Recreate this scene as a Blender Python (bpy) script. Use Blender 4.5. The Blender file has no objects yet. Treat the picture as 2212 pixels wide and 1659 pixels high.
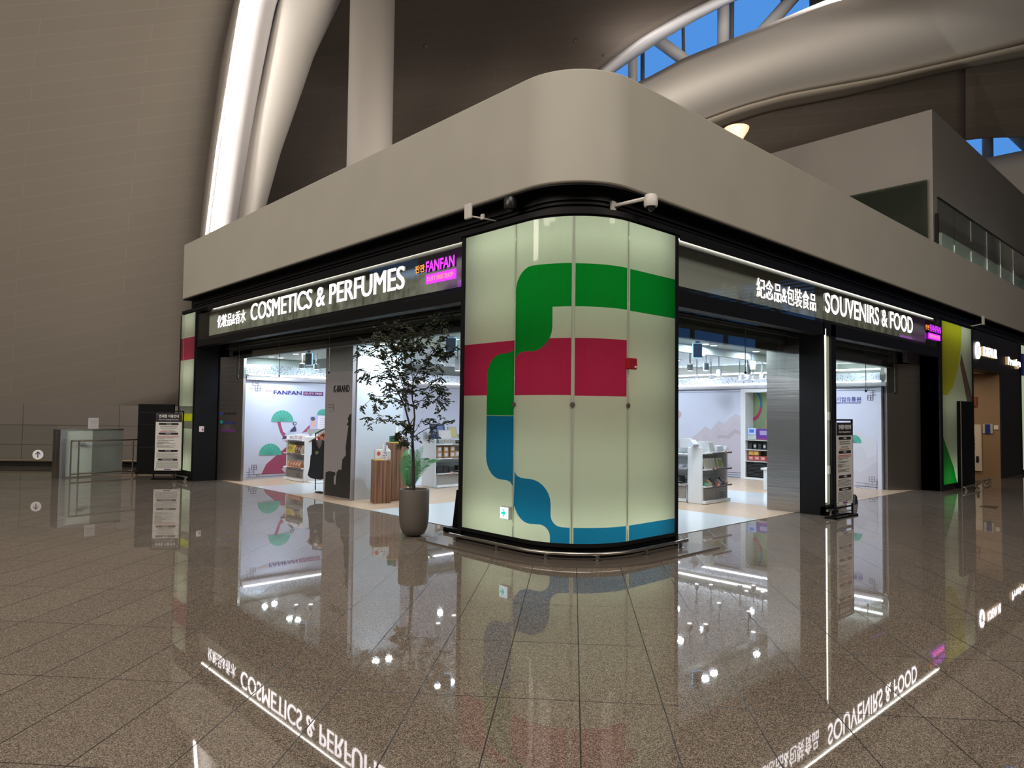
import bpy, math, random
from mathutils import Vector, Matrix
from mathutils.geometry import delaunay_2d_cdt
random.seed(7)
PI = math.pi
SC = bpy.context.scene
COL = SC.collection

# ------------------------------------------------------------------ camera
IW, IH, FPX = 2212, 1659, 1526.0
YAW, PITCH, ROLL, CAMH = 0.75055, 0.041422, 0.011814, 1.5
_F = Vector((math.sin(YAW)*math.cos(PITCH), math.cos(YAW)*math.cos(PITCH), math.sin(PITCH)))
_R0 = Vector((math.cos(YAW), -math.sin(YAW), 0)); _U0 = _R0.cross(_F)
_R = _R0*math.cos(ROLL)+_U0*math.sin(ROLL); _U = -_R0*math.sin(ROLL)+_U0*math.cos(ROLL)
cd = bpy.data.cameras.new('camera'); cam = bpy.data.objects.new('camera', cd); COL.objects.link(cam)
cd.sensor_width = 36; cd.lens = FPX/IW*36; cd.clip_end = 300
cam.matrix_world = Matrix(((_R.x,_U.x,-_F.x,0),(_R.y,_U.y,-_F.y,0),(_R.z,_U.z,-_F.z,CAMH),(0,0,0,1)))
SC.camera = cam
FH = Vector((math.sin(YAW), math.cos(YAW), 0)); RH = Vector((math.cos(YAW), -math.sin(YAW), 0))
O3 = Vector((0,0,CAMH))
def ray(x,y): return _F*FPX+_R*(x-IW/2)-_U*(y-IH/2)
def at(x,y,D): d = ray(x,y); return O3+d*(D/d.dot(FH))       # point seen there, D metres in front of the viewer
def onX(x,y,X): d = ray(x,y); return O3+d*(X/d.x)
def onY(x,y,Y): d = ray(x,y); return O3+d*(Y/d.y)
def onZ(x,y,z=0): d = ray(x,y); return O3+d*((z-CAMH)/d.z)

# ------------------------------------------------------------------ world, view, large lights
SC.view_settings.view_transform = 'Standard'; SC.view_settings.look = 'None'
SC.view_settings.exposure = 0.0; SC.view_settings.gamma = 1
SC.cycles.use_denoising = True
SC.cycles.max_bounces = 7; SC.cycles.transparent_max_bounces = 16
SC.cycles.caustics_reflective = False; SC.cycles.caustics_refractive = False
SC.cycles.sample_clamp_indirect = 6
w = bpy.data.worlds.new('dusk_sky'); SC.world = w; w.use_nodes = True
bgn = w.node_tree.nodes['Background']; bgn.inputs[0].default_value = (0.085,0.28,0.68,1); bgn.inputs[1].default_value = 1.15
def area(name, loc, rot, sx, sy, P, col=(1,1,1), shape='RECTANGLE'):
    l = bpy.data.lights.new(name,'AREA'); l.shape = shape; l.size = sx; l.size_y = sy; l.energy = P; l.color = col
    o = bpy.data.objects.new(name,l); o.location = loc; o.rotation_euler = rot; COL.objects.link(o); return o
WARM = (1,.90,.79)
def aim(a,b): return (Vector(b)-Vector(a)).to_track_quat('-Z','Y').to_euler()
area('hall_fill_light', (-1,-1,12.4), (0,0,0), 9, 9, 1300, WARM)  # the four hall lamps are unseen fills, added to light the hall evenly
area('hall_fill_light', (-13,6,11.5), aim((-13,6,11.5),(5,9,2)), 9, 6, 1200, WARM)
area('hall_fill_light', (9,-13,11.5), aim((9,-13,11.5),(11,5,2)), 9, 6, 1150, WARM)
area('hall_fill_light', (-8,12,8.5), aim((-8,12,8.5),(1,22,8)), 5, 5, 900, WARM)
area('roof_uplight_bank', (11,11,5.6), (PI,0,0), 5, 5, 420, WARM)
area('beam_fill_light', (14,7.5,7.5), aim((14,7.5,7.5),(22,12,15)), 5, 5, 330, WARM)  # unseen fill lamp added to brighten the white roof beam
area('strut_fill_light', at(1760,-22,23.6), aim(at(1760,-22,23.6),at(1640,60,28)), 4, .6, 90, (1,.93,.88))  # this lamp and the next are out-of-frame fills added to brighten skylight struts
area('strut_fill_light', at(1450,-22,24.6), aim(at(1450,-22,24.6),at(1540,70,28)), 5, .6, 60, (1,.93,.88))
area('parapet_fill_light', (24,5.25,5.1), aim((24,5.25,5.1),(24,6.2,6.2)), 14, .15, 60, (.95,1,.92))  # added strip lamp that brightens the parapet behind the balustrade

# ------------------------------------------------------------------ helpers
MATS = {}
def nt(m): m.use_nodes = True; return m.node_tree.nodes, m.node_tree.links
def mat(name, col, rough=.5, metal=0, em=0, emcol=None, spec=.5, alpha=1):
    if name in MATS: return MATS[name]
    m = bpy.data.materials.new(name); n,l = nt(m); b = n['Principled BSDF']
    b.inputs['Base Color'].default_value = (*col,1); b.inputs['Roughness'].default_value = rough
    b.inputs['Metallic'].default_value = metal; b.inputs['Specular IOR Level'].default_value = spec
    if em: b.inputs['Emission Color'].default_value = (*(emcol or col),1); b.inputs['Emission Strength'].default_value = em
    MATS[name] = m; return m
def noise_tint(m, scale=20, amt=.15, stretch=(1,1,1)):
    n,l = nt(m); b = n['Principled BSDF']; c = b.inputs['Base Color'].default_value[:]
    g = n.new('ShaderNodeNewGeometry'); mp = n.new('ShaderNodeMapping'); mp.inputs['Scale'].default_value = stretch
    t = n.new('ShaderNodeTexNoise'); t.inputs['Scale'].default_value = scale; t.inputs['Detail'].default_value = 3
    r = n.new('ShaderNodeValToRGB'); r.color_ramp.elements[0].position = .3; r.color_ramp.elements[1].position = .7
    r.color_ramp.elements[0].color = (*[x*(1-amt) for x in c[:3]],1); r.color_ramp.elements[1].color = (*[min(1,x*(1+amt)) for x in c[:3]],1)
    l.new(g.outputs['Position'], mp.inputs[0]); l.new(mp.outputs[0], t.inputs[0]); l.new(t.outputs[0], r.inputs[0]); l.new(r.outputs[0], b.inputs['Base Color'])
    return m
def schlick(n,l,f0=.05):
    lw = n.new('ShaderNodeLayerWeight'); lw.inputs[0].default_value = .5
    p = n.new('ShaderNodeMath'); p.operation = 'POWER'; p.inputs[1].default_value = 5; l.new(lw.outputs['Facing'],p.inputs[0])
    a = n.new('ShaderNodeMath'); a.operation = 'MULTIPLY_ADD'; a.inputs[1].default_value = 1-f0; a.inputs[2].default_value = f0; l.new(p.outputs[0],a.inputs[0]); return a.outputs[0]
def glass(name, tint=(1,1,1), refl=1.0, rough=0, tr=1.0):
    if name in MATS: return MATS[name]
    m = bpy.data.materials.new(name); n,l = nt(m); n.clear()
    o = n.new('ShaderNodeOutputMaterial'); mx = n.new('ShaderNodeMixShader'); t = n.new('ShaderNodeBsdfTransparent')
    t.inputs[0].default_value = (*[c*tr for c in tint],1); g = n.new('ShaderNodeBsdfGlossy'); g.inputs['Roughness'].default_value = rough
    f = schlick(n,l); mu = n.new('ShaderNodeMath'); mu.operation = 'MULTIPLY'; mu.inputs[1].default_value = refl
    l.new(f, mu.inputs[0]); l.new(mu.outputs[0], mx.inputs[0]); l.new(t.outputs[0], mx.inputs[1]); l.new(g.outputs[0], mx.inputs[2]); l.new(mx.outputs[0], o.inputs[0])
    MATS[name] = m; return m

class MB:
    def __init__(s): s.v = []; s.f = []; s.mi = []; s.uv = None; s.M = None
    def add(s, vs, fs, mi=0):
        b = len(s.v)
        for p in vs:
            p = Vector(p); s.v.append(s.M @ p if s.M else p)
        for f in fs: s.f.append([b+i for i in f]); s.mi.append(mi)
        return s
    def box(s, x0,x1,y0,y1,z0,z1, mi=0):
        return s.add([(x0,y0,z0),(x1,y0,z0),(x1,y1,z0),(x0,y1,z0),(x0,y0,z1),(x1,y0,z1),(x1,y1,z1),(x0,y1,z1)],
              [(0,3,2,1),(4,5,6,7),(0,1,5,4),(1,2,6,5),(2,3,7,6),(3,0,4,7)], mi)
    def rbox(s, x0,x1,y0,y1,z0,z1, r=.01, mi=0):      # box with chamfered vertical and top edges
        r = min(r,(x1-x0)/2.01,(y1-y0)/2.01,(z1-z0)/2.01)
        def ring(e,z): return [(x0+e+(r if k in(0,3) else 0) if False else 0,0,0) for k in range(0)]
        def oct_(e,z): a,b,c,d = x0+e,x1-e,y0+e,y1-e; return [(a+r,c,z),(b-r,c,z),(b,c+r,z),(b,d-r,z),(b-r,d,z),(a+r,d,z),(a,d-r,z),(a,c+r,z)]
        vs = oct_(r*.7,z0)+oct_(0,z0+r)+oct_(0,z1-r)+oct_(r*.7,z1)
        fs = [tuple(range(7,-1,-1)), tuple(range(24,32))]
        for k in range(3):
            for i in range(8): j=(i+1)%8; fs.append((k*8+i,k*8+j,k*8+8+j,k*8+8+i))
        return s.add(vs,fs,mi)
    def prism(s, pts, n, mi=0):                        # planar polygon (3D points) pushed along vector n
        k = len(pts); n = Vector(n); pts = [Vector(p) for p in pts]
        vs = pts+[p+n for p in pts]
        fs = [tuple(range(k-1,-1,-1)), tuple(range(k,2*k))]+[(i,(i+1)%k,k+(i+1)%k,k+i) for i in range(k)]
        return s.add(vs,fs,mi)
    def tube(s, pts, r, seg=10, mi=0, cap=True):
        pts = [Vector(p) for p in pts]; n = len(pts); rs = r if isinstance(r,(list,tuple)) else [r]*n
        t0 = (pts[1]-pts[0]).normalized(); up = Vector((0,0,1)) if abs(t0.z)<.9 else Vector((1,0,0))
        a = t0.cross(up).normalized(); vs = []
        for i,p in enumerate(pts):
            t = (pts[min(i+1,n-1)]-pts[max(i-1,0)]).normalized(); a = (a-t*a.dot(t)).normalized(); b = t.cross(a)
            for k in range(seg): th = 2*PI*k/seg; vs.append(p+(a*math.cos(th)+b*math.sin(th))*rs[i])
        fs = [(i*seg+k, i*seg+(k+1)%seg, (i+1)*seg+(k+1)%seg, (i+1)*seg+k) for i in range(n-1) for k in range(seg)]
        if cap: fs += [tuple(range(seg-1,-1,-1)), tuple(range((n-1)*seg, n*seg))]
        return s.add(vs,fs,mi)
    def lathe(s, prof, c=(0,0,0), seg=24, mi=0):       # prof: (r,z) from bottom to top
        vs = [(c[0]+r*math.cos(2*PI*k/seg), c[1]+r*math.sin(2*PI*k/seg), c[2]+z) for r,z in prof for k in range(seg)]
        n = len(prof); fs = [(i*seg+k,i*seg+(k+1)%seg,(i+1)*seg+(k+1)%seg,(i+1)*seg+k) for i in range(n-1) for k in range(seg)]
        if prof[0][0]>1e-4: fs.append(tuple(range(seg-1,-1,-1)))
        if prof[-1][0]>1e-4: fs.append(tuple(range((n-1)*seg,n*seg)))
        return s.add(vs,fs,mi)
    def ball(s, c, r, seg=12, rings=7, mi=0, sz=(1,1,1)):
        vs = []; fs = []
        for i in range(rings+1):
            ph = PI*i/rings
            for k in range(seg): th = 2*PI*k/seg; vs.append((c[0]+r*sz[0]*math.sin(ph)*math.cos(th), c[1]+r*sz[1]*math.sin(ph)*math.sin(th), c[2]-r*sz[2]*math.cos(ph)))
        for i in range(rings):
            for k in range(seg): fs.append((i*seg+k,i*seg+(k+1)%seg,(i+1)*seg+(k+1)%seg,(i+1)*seg+k))
        return s.add(vs,fs,mi)
    def build(s, name, mats, parent=None, smooth=False, world=False):
        if not isinstance(mats,(list,tuple)): mats = [mats]
        vs = s.v
        if parent is not None and world:
            inv = PM[parent.name].inverted(); vs = [inv@v for v in vs]
        me = bpy.data.meshes.new(name); me.from_pydata([tuple(v) for v in vs],[],s.f)
        for m in mats: me.materials.append(m)
        me.polygons.foreach_set('material_index', s.mi)
        if smooth is True: me.polygons.foreach_set('use_smooth',[True]*len(me.polygons))
        if s.uv:
            ul = me.uv_layers.new(name='UVMap')
            for lp in me.loops: ul.data[lp.index].uv = s.uv[lp.vertex_index]
        me.validate(); me.update()
        if smooth == 'auto':
            for p in me.polygons: p.use_smooth = True
            me.set_sharp_from_angle(angle=.7)
        o = bpy.data.objects.new(name, me); COL.objects.link(o)
        if parent is not None: o.parent = parent; PM[o.name] = PM[parent.name]
        else: PM[o.name] = Matrix()
        return o
PM = {}
def tag(o, label, cat, group=None, kind=None):
    o['label'] = label; o['category'] = cat
    if group: o['group'] = group
    if kind: o['kind'] = kind
    return o
def thing(name, label, cat, loc, rz=0, group=None):
    o = bpy.data.objects.new(name, None); COL.objects.link(o); o.empty_display_size = .1
    o.location = loc; o.rotation_euler = (0,0,rz); PM[o.name] = Matrix.Translation(loc) @ Matrix.Rotation(rz,4,'Z')
    return tag(o,label,cat,group)
def struct(mb, name, m, **k):
    o = mb.build(name, m, **k); o['kind'] = 'structure'; return o
def copy_tree(o, loc=None, rz=None, label=None, group=None, parent=None):
    c = o.copy(); COL.objects.link(c)
    if parent is not None: c.parent = parent
    if loc is not None: c.location = loc
    if rz is not None: c.rotation_euler = (0,0,rz)
    if label: c['label'] = label
    if group: c['group'] = group
    for ch in list(o.children): copy_tree(ch, parent=c)
    return c

# ---- lettering
_TC = {}
def tmesh(s, bold=0, ext=.02, res=3):
    k = (s,bold,ext,res)
    if k not in _TC:
        c = bpy.data.curves.new('t','FONT'); c.body = s; c.offset = bold; c.extrude = ext; c.resolution_u = res
        o = bpy.data.objects.new('t',c); COL.objects.link(o)
        me = bpy.data.meshes.new_from_object(o.evaluated_get(bpy.context.evaluated_depsgraph_get()))
        vs = [v.co.copy() for v in me.vertices]; fs = [list(p.vertices) for p in me.polygons]; nz = [p.normal.z for p in me.polygons]
        bpy.data.objects.remove(o); bpy.data.meshes.remove(me); bpy.data.curves.remove(c)
        _TC[k] = (vs,fs,nz)
    return _TC[k]
def twidth(s, bold=0): vs = tmesh(s,bold)[0]; xs = [v.x for v in vs]; return min(xs), max(xs)
_AD = {}
def adv(ch):
    if ch not in _AD: _AD[ch] = twidth('H'+ch+'H')[1]-twidth('HH')[1]
    return _AD[ch]
def text_into(mb, s, O, r, u, h, width=None, depth=.004, bold=0, side=None, mi=0, center=False, res=2):
    """writes s with its baseline starting at O, along r, up u, cap height h"""
    vs,fs,nz = tmesh(s,bold,.05,res)
    x0 = min(v.x for v in vs); x1 = max(v.x for v in vs); sy = h/.70; sx = (width/(x1-x0)) if width else sy
    O = Vector(O); r = Vector(r).normalized(); u = Vector(u).normalized(); n = r.cross(u)
    off = (x0+x1)/2 if center else x0
    b = len(mb.v)
    for v in vs: mb.v.append(O+r*((v.x-off)*sx)+u*(v.y*sy)+n*((v.z+.05)/.1*depth))
    for f,z in zip(fs,nz): mb.f.append([b+i for i in f]); mb.mi.append(mi if (side is None or z>.5) else side)
def letters(s, O, r, u, h, width, mats, parent, depth=.03, bold=0, names='letter', fat=0):
    """each character a part of its own"""
    tot = sum(adv(c) for c in s); a0 = twidth(s[0],bold)[0]; sx = width/(tot-a0); sy = h/.70
    O = Vector(O); r = Vector(r).normalized(); u = Vector(u).normalized(); n = r.cross(u); x = -a0
    for c in s:
        if c != ' ':
            vs,fs,nz = tmesh(c,bold,.05,4); mb = MB()
            for sh in ((-fat,0,fat) if fat else (0,)):
                b0 = len(mb.v)
                for v in vs: mb.v.append(O+r*((x+v.x+sh)*sx)+u*(v.y*sy)+n*((v.z+.05)/.1*(depth+sh*.01)))
                for f,z in zip(fs,nz): mb.f.append([b0+q for q in f]); mb.mi.append(0 if z>.5 else 1)
            mb.build(names, mats, parent, world=True)
        x += adv(c)

# ------------------------------------------------------------------ materials
M_black = mat('black_frame',(.006,.006,.007),.5,spec=.18)
M_blackm = mat('matt_black',(.004,.004,.005),.6,spec=.12)
M_fascia = noise_tint(mat('fascia_panel',(.40,.385,.335),.55),1.5,.03)
M_white = mat('white_paint',(.80,.82,.84),.5)
M_steel = mat('brushed_steel',(.42,.40,.38),.28,1)
n,l = nt(M_steel); b = n['Principled BSDF']; g = n.new('ShaderNodeNewGeometry'); mp = n.new('ShaderNodeMapping'); mp.inputs['Scale'].default_value = (.25,.25,7)
t = n.new('ShaderNodeTexNoise'); t.inputs['Scale'].default_value = 3; bp = n.new('ShaderNodeBump'); bp.inputs['Strength'].default_value = .13; bp.inputs['Distance'].default_value = .02
l.new(g.outputs['Position'],mp.inputs[0]); l.new(mp.outputs[0],t.inputs[0]); l.new(t.outputs[0],bp.inputs['Height']); l.new(bp.outputs[0],b.inputs['Normal'])
M_rail = mat('rail_steel',(.50,.46,.42),.3,1)
M_roofw = mat('white_roof_steel',(.72,.69,.65),.5)
M_letter = mat('lit_letter_face',(1,.95,.96),.4,0,5,(1,.93,.96))
M_lside = mat('lit_letter_side',(.30,.31,.27),.5,0,.05,(1,.95,.85))
M_sgnback = mat('sign_mirror_back',(.52,.52,.45),.06,0,spec=1.0)
n = M_sgnback.node_tree.nodes['Principled BSDF']; n.inputs['IOR'].default_value = 1.9
M_glass = glass('clear_glass',(.93,.97,.95),1.0)
M_sglass = glass('sign_front_glass',(.95,.98,.97),.5)
M_gglass = glass('green_glass',(.46,.52,.48),1.0)
M_led = mat('led_tube',(1,1,1),.5,0,20,(1,.96,.86))
M_ledw = mat('white_led_line',(1,1,1),.5,0,7,(.93,.96,1))

def floor_material():
    m = bpy.data.materials.new('granite_floor'); n,l = nt(m); b = n['Principled BSDF']
    g = n.new('ShaderNodeNewGeometry')
    def math_(op,a,bv=None,c=None):
        x = n.new('ShaderNodeMath'); x.operation = op
        for i,q in enumerate((a,bv,c)):
            if q is None: continue
            if isinstance(q,(int,float)): x.inputs[i].default_value = q
            else: l.new(q,x.inputs[i])
        return x.outputs[0]
    def dot(v):
        x = n.new('ShaderNodeVectorMath'); x.operation = 'DOT_PRODUCT'; l.new(g.outputs['Position'],x.inputs[0]); x.inputs[1].default_value = v; return x.outputs['Value']
    A = math_('DIVIDE',math_('SUBTRACT',dot((.743,.669,0)),3.778-.925*20),.925)
    B = math_('DIVIDE',math_('SUBTRACT',dot((.669,-.743,0)),.044-.43*60),.43)
    def line(q,wd):
        f = math_('FRACT',q); d = math_('MINIMUM',f,math_('SUBTRACT',1.0,f)); return math_('LESS_THAN',d,wd)
    jt = math_('MAXIMUM',line(A,.0036),line(B,.0078))
    cmb = n.new('ShaderNodeCombineXYZ'); l.new(math_('FLOOR',A),cmb.inputs[0]); l.new(math_('FLOOR',B),cmb.inputs[1])
    wn = n.new('ShaderNodeTexWhiteNoise'); l.new(cmb.outputs[0],wn.inputs['Vector'])
    v = n.new('ShaderNodeTexVoronoi'); v.inputs['Scale'].default_value = 250; l.new(g.outputs['Position'],v.inputs['Vector'])
    no = n.new('ShaderNodeTexNoise'); no.inputs['Scale'].default_value = 170; no.inputs['Detail'].default_value = 2; l.new(g.outputs['Position'],no.inputs['Vector'])
    sep = n.new('ShaderNodeSeparateColor'); l.new(v.outputs['Color'],sep.inputs[0])
    mixv = math_('ADD',math_('MULTIPLY',sep.outputs[0],.6),math_('MULTIPLY',no.outputs[0],.4))
    r = n.new('ShaderNodeValToRGB'); e = r.color_ramp.elements
    e[0].position = .15; e[0].color = (.036,.029,.024,1); e[1].position = .85; e[1].color = (.42,.355,.295,1)
    e2 = r.color_ramp.elements.new(.5); e2.color = (.150,.124,.100,1)
    l.new(mixv,r.inputs[0])
    hv = n.new('ShaderNodeHueSaturation'); l.new(r.outputs[0],hv.inputs['Color']); l.new(math_('ADD',math_('MULTIPLY',wn.outputs[0],.14),.93),hv.inputs['Value'])
    mx = n.new('ShaderNodeMix'); mx.data_type = 'RGBA'; l.new(jt,mx.inputs[0]); l.new(hv.outputs[0],mx.inputs[6]); mx.inputs[7].default_value = (.012,.010,.009,1)
    l.new(mx.outputs[2],b.inputs['Base Color'])
    rr = math_('ADD',math_('MULTIPLY',jt,.4),.022); l.new(rr,b.inputs['Roughness'])
    b.inputs['IOR'].default_value = 1.58
    nb = n.new('ShaderNodeTexNoise'); nb.inputs['Scale'].default_value = 1.6; l.new(g.outputs['Position'],nb.inputs['Vector'])
    bp = n.new('ShaderNodeBump'); bp.inputs['Strength'].default_value = .004; bp.inputs['Distance'].default_value = .02
    l.new(nb.outputs[0],bp.inputs['Height']); l.new(bp.outputs[0],b.inputs['Normal'])
    return m
M_floor = floor_material()

def brick_uv(name, c, c2, mort, bw, bh, rough=.7, ms=.02):
    m = bpy.data.materials.new(name); n,l = nt(m); b = n['Principled BSDF']; b.inputs['Roughness'].default_value = rough
    u = n.new('ShaderNodeUVMap'); k = n.new('ShaderNodeTexBrick'); k.inputs['Scale'].default_value = 1; k.inputs['Brick Width'].default_value = bw
    k.inputs['Row Height'].default_value = bh; k.inputs['Mortar Size'].default_value = ms; k.inputs['Color1'].default_value = (*c,1); k.inputs['Color2'].default_value = (*c2,1); k.inputs['Mortar'].default_value = (*mort,1)
    k.offset = .5
    l.new(u.outputs[0],k.inputs[0]); l.new(k.outputs[0],b.inputs['Base Color']); return m
M_vaultL = brick_uv('left_vault_panels',(.27,.238,.20),(.264,.232,.195),(.31,.275,.232),6,.62,ms=.012)
M_vaultC = brick_uv('far_vault_panels',(.20,.165,.14),(.185,.152,.128),(.22,.185,.155),5,.7,ms=.015)
M_soff = brick_uv('soffit_panels',(.16,.135,.11),(.135,.115,.092),(.18,.155,.127),3,.55,ms=.015)

# ------------------------------------------------------------------ floor and outer shell of the hall
fl = MB(); fl.box(-22,46,-22,46,-.2,0); struct(fl,'floor',M_floor)
M_hall = mat('hall_wall',(.30,.26,.22),.7)
struct(MB().box(-22.3,-22,-22,46,0,26),'wall_left',M_hall)
bw = MB(); bw.box(46,46.3,-22,46,0,5.0); bw.box(46,46.3,-22,46,10.8,12); bw.box(46,46.3,-22,7,12,26); bw.box(46,46.3,-10.5,46,5.0,10.8)
for i in range(5): bw.box(46,46.3,-22+i*2.8-.12,-22+i*2.8+.12,5.0,10.8)
for i in range(9): bw.box(46,46.2,-22,-10.5,8.6+i*.25,8.68+i*.25)
struct(bw,'wall_right',M_hall)
struct(MB().box(-22,46,46,46.3,0,12),'wall_far',M_hall)
struct(MB().box(-22,46,-22.3,-22,0,26),'wall_back',M_hall)
struct(MB().box(46.1,46.13,-22,-10.5,5.0,10.8),'window_1',glass('window_glass',(.8,.85,.9),.6))
# ceiling over and behind the viewer, closing onto the front edge of the roof
rp = [-2400,-1500,-700,0,700,1400,2100,2900,4200]
mb = MB(); vs = []
for p in rp: vs += [at(p,-45,32), at(p,-45,20.5)]
for p in rp:
    q = at(p,-45,20.5); vs.append(Vector((q.x-FH.x*50,q.y-FH.y*50,q.z)))
k = len(rp); fs = []
for i in range(k-1):
    fs.append((2*i,2*i+1,2*i+3,2*i+2)); fs.append((2*i+1,2*k+i,2*k+i+1,2*i+3))
mb.add(vs,fs); struct(mb,'ceiling',mat('hall_ceiling',(.26,.23,.20),.8))

# ------------------------------------------------------------------ roof: vaults, ribs, skylights
def lerp(a,b,t): return a+(b-a)*t
def interp(tab,x):
    if x<=tab[0][0]: (x0,y0),(x1,y1) = tab[0],tab[1]
    elif x>=tab[-1][0]: (x0,y0),(x1,y1) = tab[-2],tab[-1]
    else:
        for i in range(len(tab)-1):
            if tab[i][0]<=x<=tab[i+1][0]: (x0,y0),(x1,y1) = tab[i],tab[i+1]; break
    return y0+(y1-y0)*(x-x0)/(x1-x0)
def grid(name, fn, nu, nv, uvfn, m, thick=.15, kind='structure', smooth=True):
    mb = MB(); uv = []
    for j in range(nv+1):
        for i in range(nu+1): mb.v.append(fn(i/nu,j/nv)); uv.append(uvfn(i/nu,j/nv))
    for j in range(nv):
        for i in range(nu): a = j*(nu+1)+i; mb.f.append([a,a+1,a+nu+2,a+nu+1]); mb.mi.append(0)
    mb.uv = uv; o = mb.build(name,m,smooth=smooth)
    if kind: o['kind'] = kind
    s = o.modifiers.new('s','SOLIDIFY'); s.thickness = thick; s.offset = 0
    return o
B1 = [(-60,527),(0,507.5),(119,481),(279,459.6),(398,443.7),(511,432.5),(900,402),(1000,396)]      # py -> px of the vault's edge
B2 = [(-60,541),(0,521),(199,489),(318,469.5),(505,445.7),(600,436)]
def Lf(u,v):
    y0 = lerp(960,-55,v); ms = lerp(-.22,-.075,v); px = -700; py = y0
    ex = interp(B1,y0+ms*430); px = lerp(-900,ex,u); py = y0+ms*px*(1 if px>0 else 1)
    D = 22.5-3.1*v**1.2 - 3*max(0,(0-px)/900.0)*.5
    return at(px,py,D)
grid('wall_vault',Lf,24,24,lambda u,v:(u*17,v*18),M_vaultL)
# reveal strip beside it
def strip(name, ea, eb, y0, y1, D0, D1, m, n=14, thick=.06, kind='structure'):
    return grid(name, lambda u,v: at(lerp(interp(ea,lerp(y0,y1,v)),interp(eb,lerp(y0,y1,v)),u), lerp(y0,y1,v), lerp(D0,D1,u)), 2, n, lambda u,v:(u,v), m, thick, kind)
strip('trim_1',B1,B2,-50,620,19.35,18.25,mat('reveal_grey',(.33,.30,.27),.6))
# left rib with its cove lamp, second rib
rb = [(-60,(577,40)),(0,(558,37)),(131,(531,37)),(239,(513,35)),(310,(501.5,34)),(475,(478,31)),(640,(460,29))]
def ribpts(tab, D, sq=1):
    P,Rr = [],[]
    for y,(x,hw) in tab: P.append(at(x,y,D)); Rr.append(hw/FPX*D)
    return P,Rr
def dense(tab, n=26):
    ys = [t[0] for t in tab]; out = []
    for i in range(n+1):
        y = lerp(ys[0],ys[-1],i/n); out.append((y,(interp([(t[0],t[1][0]) for t in tab],y),interp([(t[0],t[1][1]) for t in tab],y))))
    return out
P,Rr = ribpts(dense(rb),18.9); r1 = thing('roof_rib','bright lit white steel rib beside the beige vault edge, upper left','roof rib',P[-1])
MB().tube(P,Rr,24).build('rib_tube',mat('white_rib',(.78,.76,.78),.5),r1,smooth=True,world=True)
cl = MB(); cl.tube([at(interp(B2,y)+1,y,18.12) for y in range(-50,620,30)],.03,6); cl.build('cove_lamp',mat('cove_light',(1,1,1),.5,0,36,(1,.93,.84)),r1,world=True)
rb2 = [(-60,(690,64)),(0,(666,60)),(95,(632,50)),(199,(603,44)),(311,(568,40)),(444,(538,34)),(640,(505,26))]
P,Rr = ribpts(dense(rb2),19.6); r2 = thing('roof_rib','broad curved cream roof rib just right of the lit rib','roof rib',P[-1])
MB().tube(P,Rr,24).build('rib_tube',M_roofw,r2,smooth=True,world=True)
o = MB(); o.tube([at(602,-50,19.9),at(600,0,19.9),at(574,131,19.9),at(548,245,19.9)],[.13,.11,.08,.03],8); struct(o,'rib_gap_shade',M_blackm)  # black tube standing in for the dark gap between the two ribs
# big far vault
RIMO = [(-80,1740),(0,1550),(38,1469.6),(80,1393.8),(145,1309.5),(175,1280)]
def Cf(u,v):
    py = lerp(-50,600,v); px = lerp(430,interp(RIMO,min(py,150)),u)
    return at(px,py,27+2.5*math.sin(PI*u)*(1-v))
grid('ceiling_vault',Cf,26,20,lambda u,v:(u*18-v*2,v*13+u*2.2),M_vaultC)
# skylight 1: rim, frame members, glass
RIMI = [(-80,1762),(0,1575),(30,1516),(84,1427.5),(150,1326),(200,1262)]
strip('trim_2',RIMO,RIMI,-48,185,26.6,26.9,mat('white_rim',(.80,.79,.80),.5),14,.3)
struct(MB().prism([at(1200,-60,29.6),at(2200,-60,29.6),at(2200,230,29.6),at(1200,230,29.6)],FH*.03),'window_2',glass('skylight_glass',(.93,.96,1),.35))
def member(nm,lab,pts,r,D,m=M_roofw,cat='roof strut'):
    P = [at(x,y,D) for x,y in pts]; mb = MB(); mb.tube(P,r,14); o = mb.build(nm,m,smooth=True); return tag(o,lab,cat)
member('roof_strut','short upright white strut at the left tip of the big skylight',[(1366,70),(1367,200)],.19,28)
member('roof_strut','thick upright white strut in the middle of the big skylight',[(1563,-40),(1562,110)],.24,28)
member('roof_strut','slanted white strut leaning right in the big skylight',[(1735,-30),(1655,60),(1630,90)],.26,28)
member('roof_strut','slanted white strut falling right at the left of the big skylight',[(1400,72),(1490,138)],.24,28)
member('window_mullion','grey mullion between the two left skylight panes',[(1475,20),(1477,140)],.07,29.3,mat('grey_frame',(.25,.26,.28),.5),'mullion')
member('window_mullion','grey mullion beside the short strut at the skylight tip',[(1388,80),(1388,190)],.09,29.3,MATS['grey_frame'],'mullion')
member('window_mullion','grey mullion behind the thick upright strut',[(1581,-40),(1580,110)],.10,29.3,MATS['grey_frame'],'mullion')
member('window_mullion','short grey mullion right of the right slanted strut',[(1690,-10),(1690,60)],.07,29.3,MATS['grey_frame'],'mullion')
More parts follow.
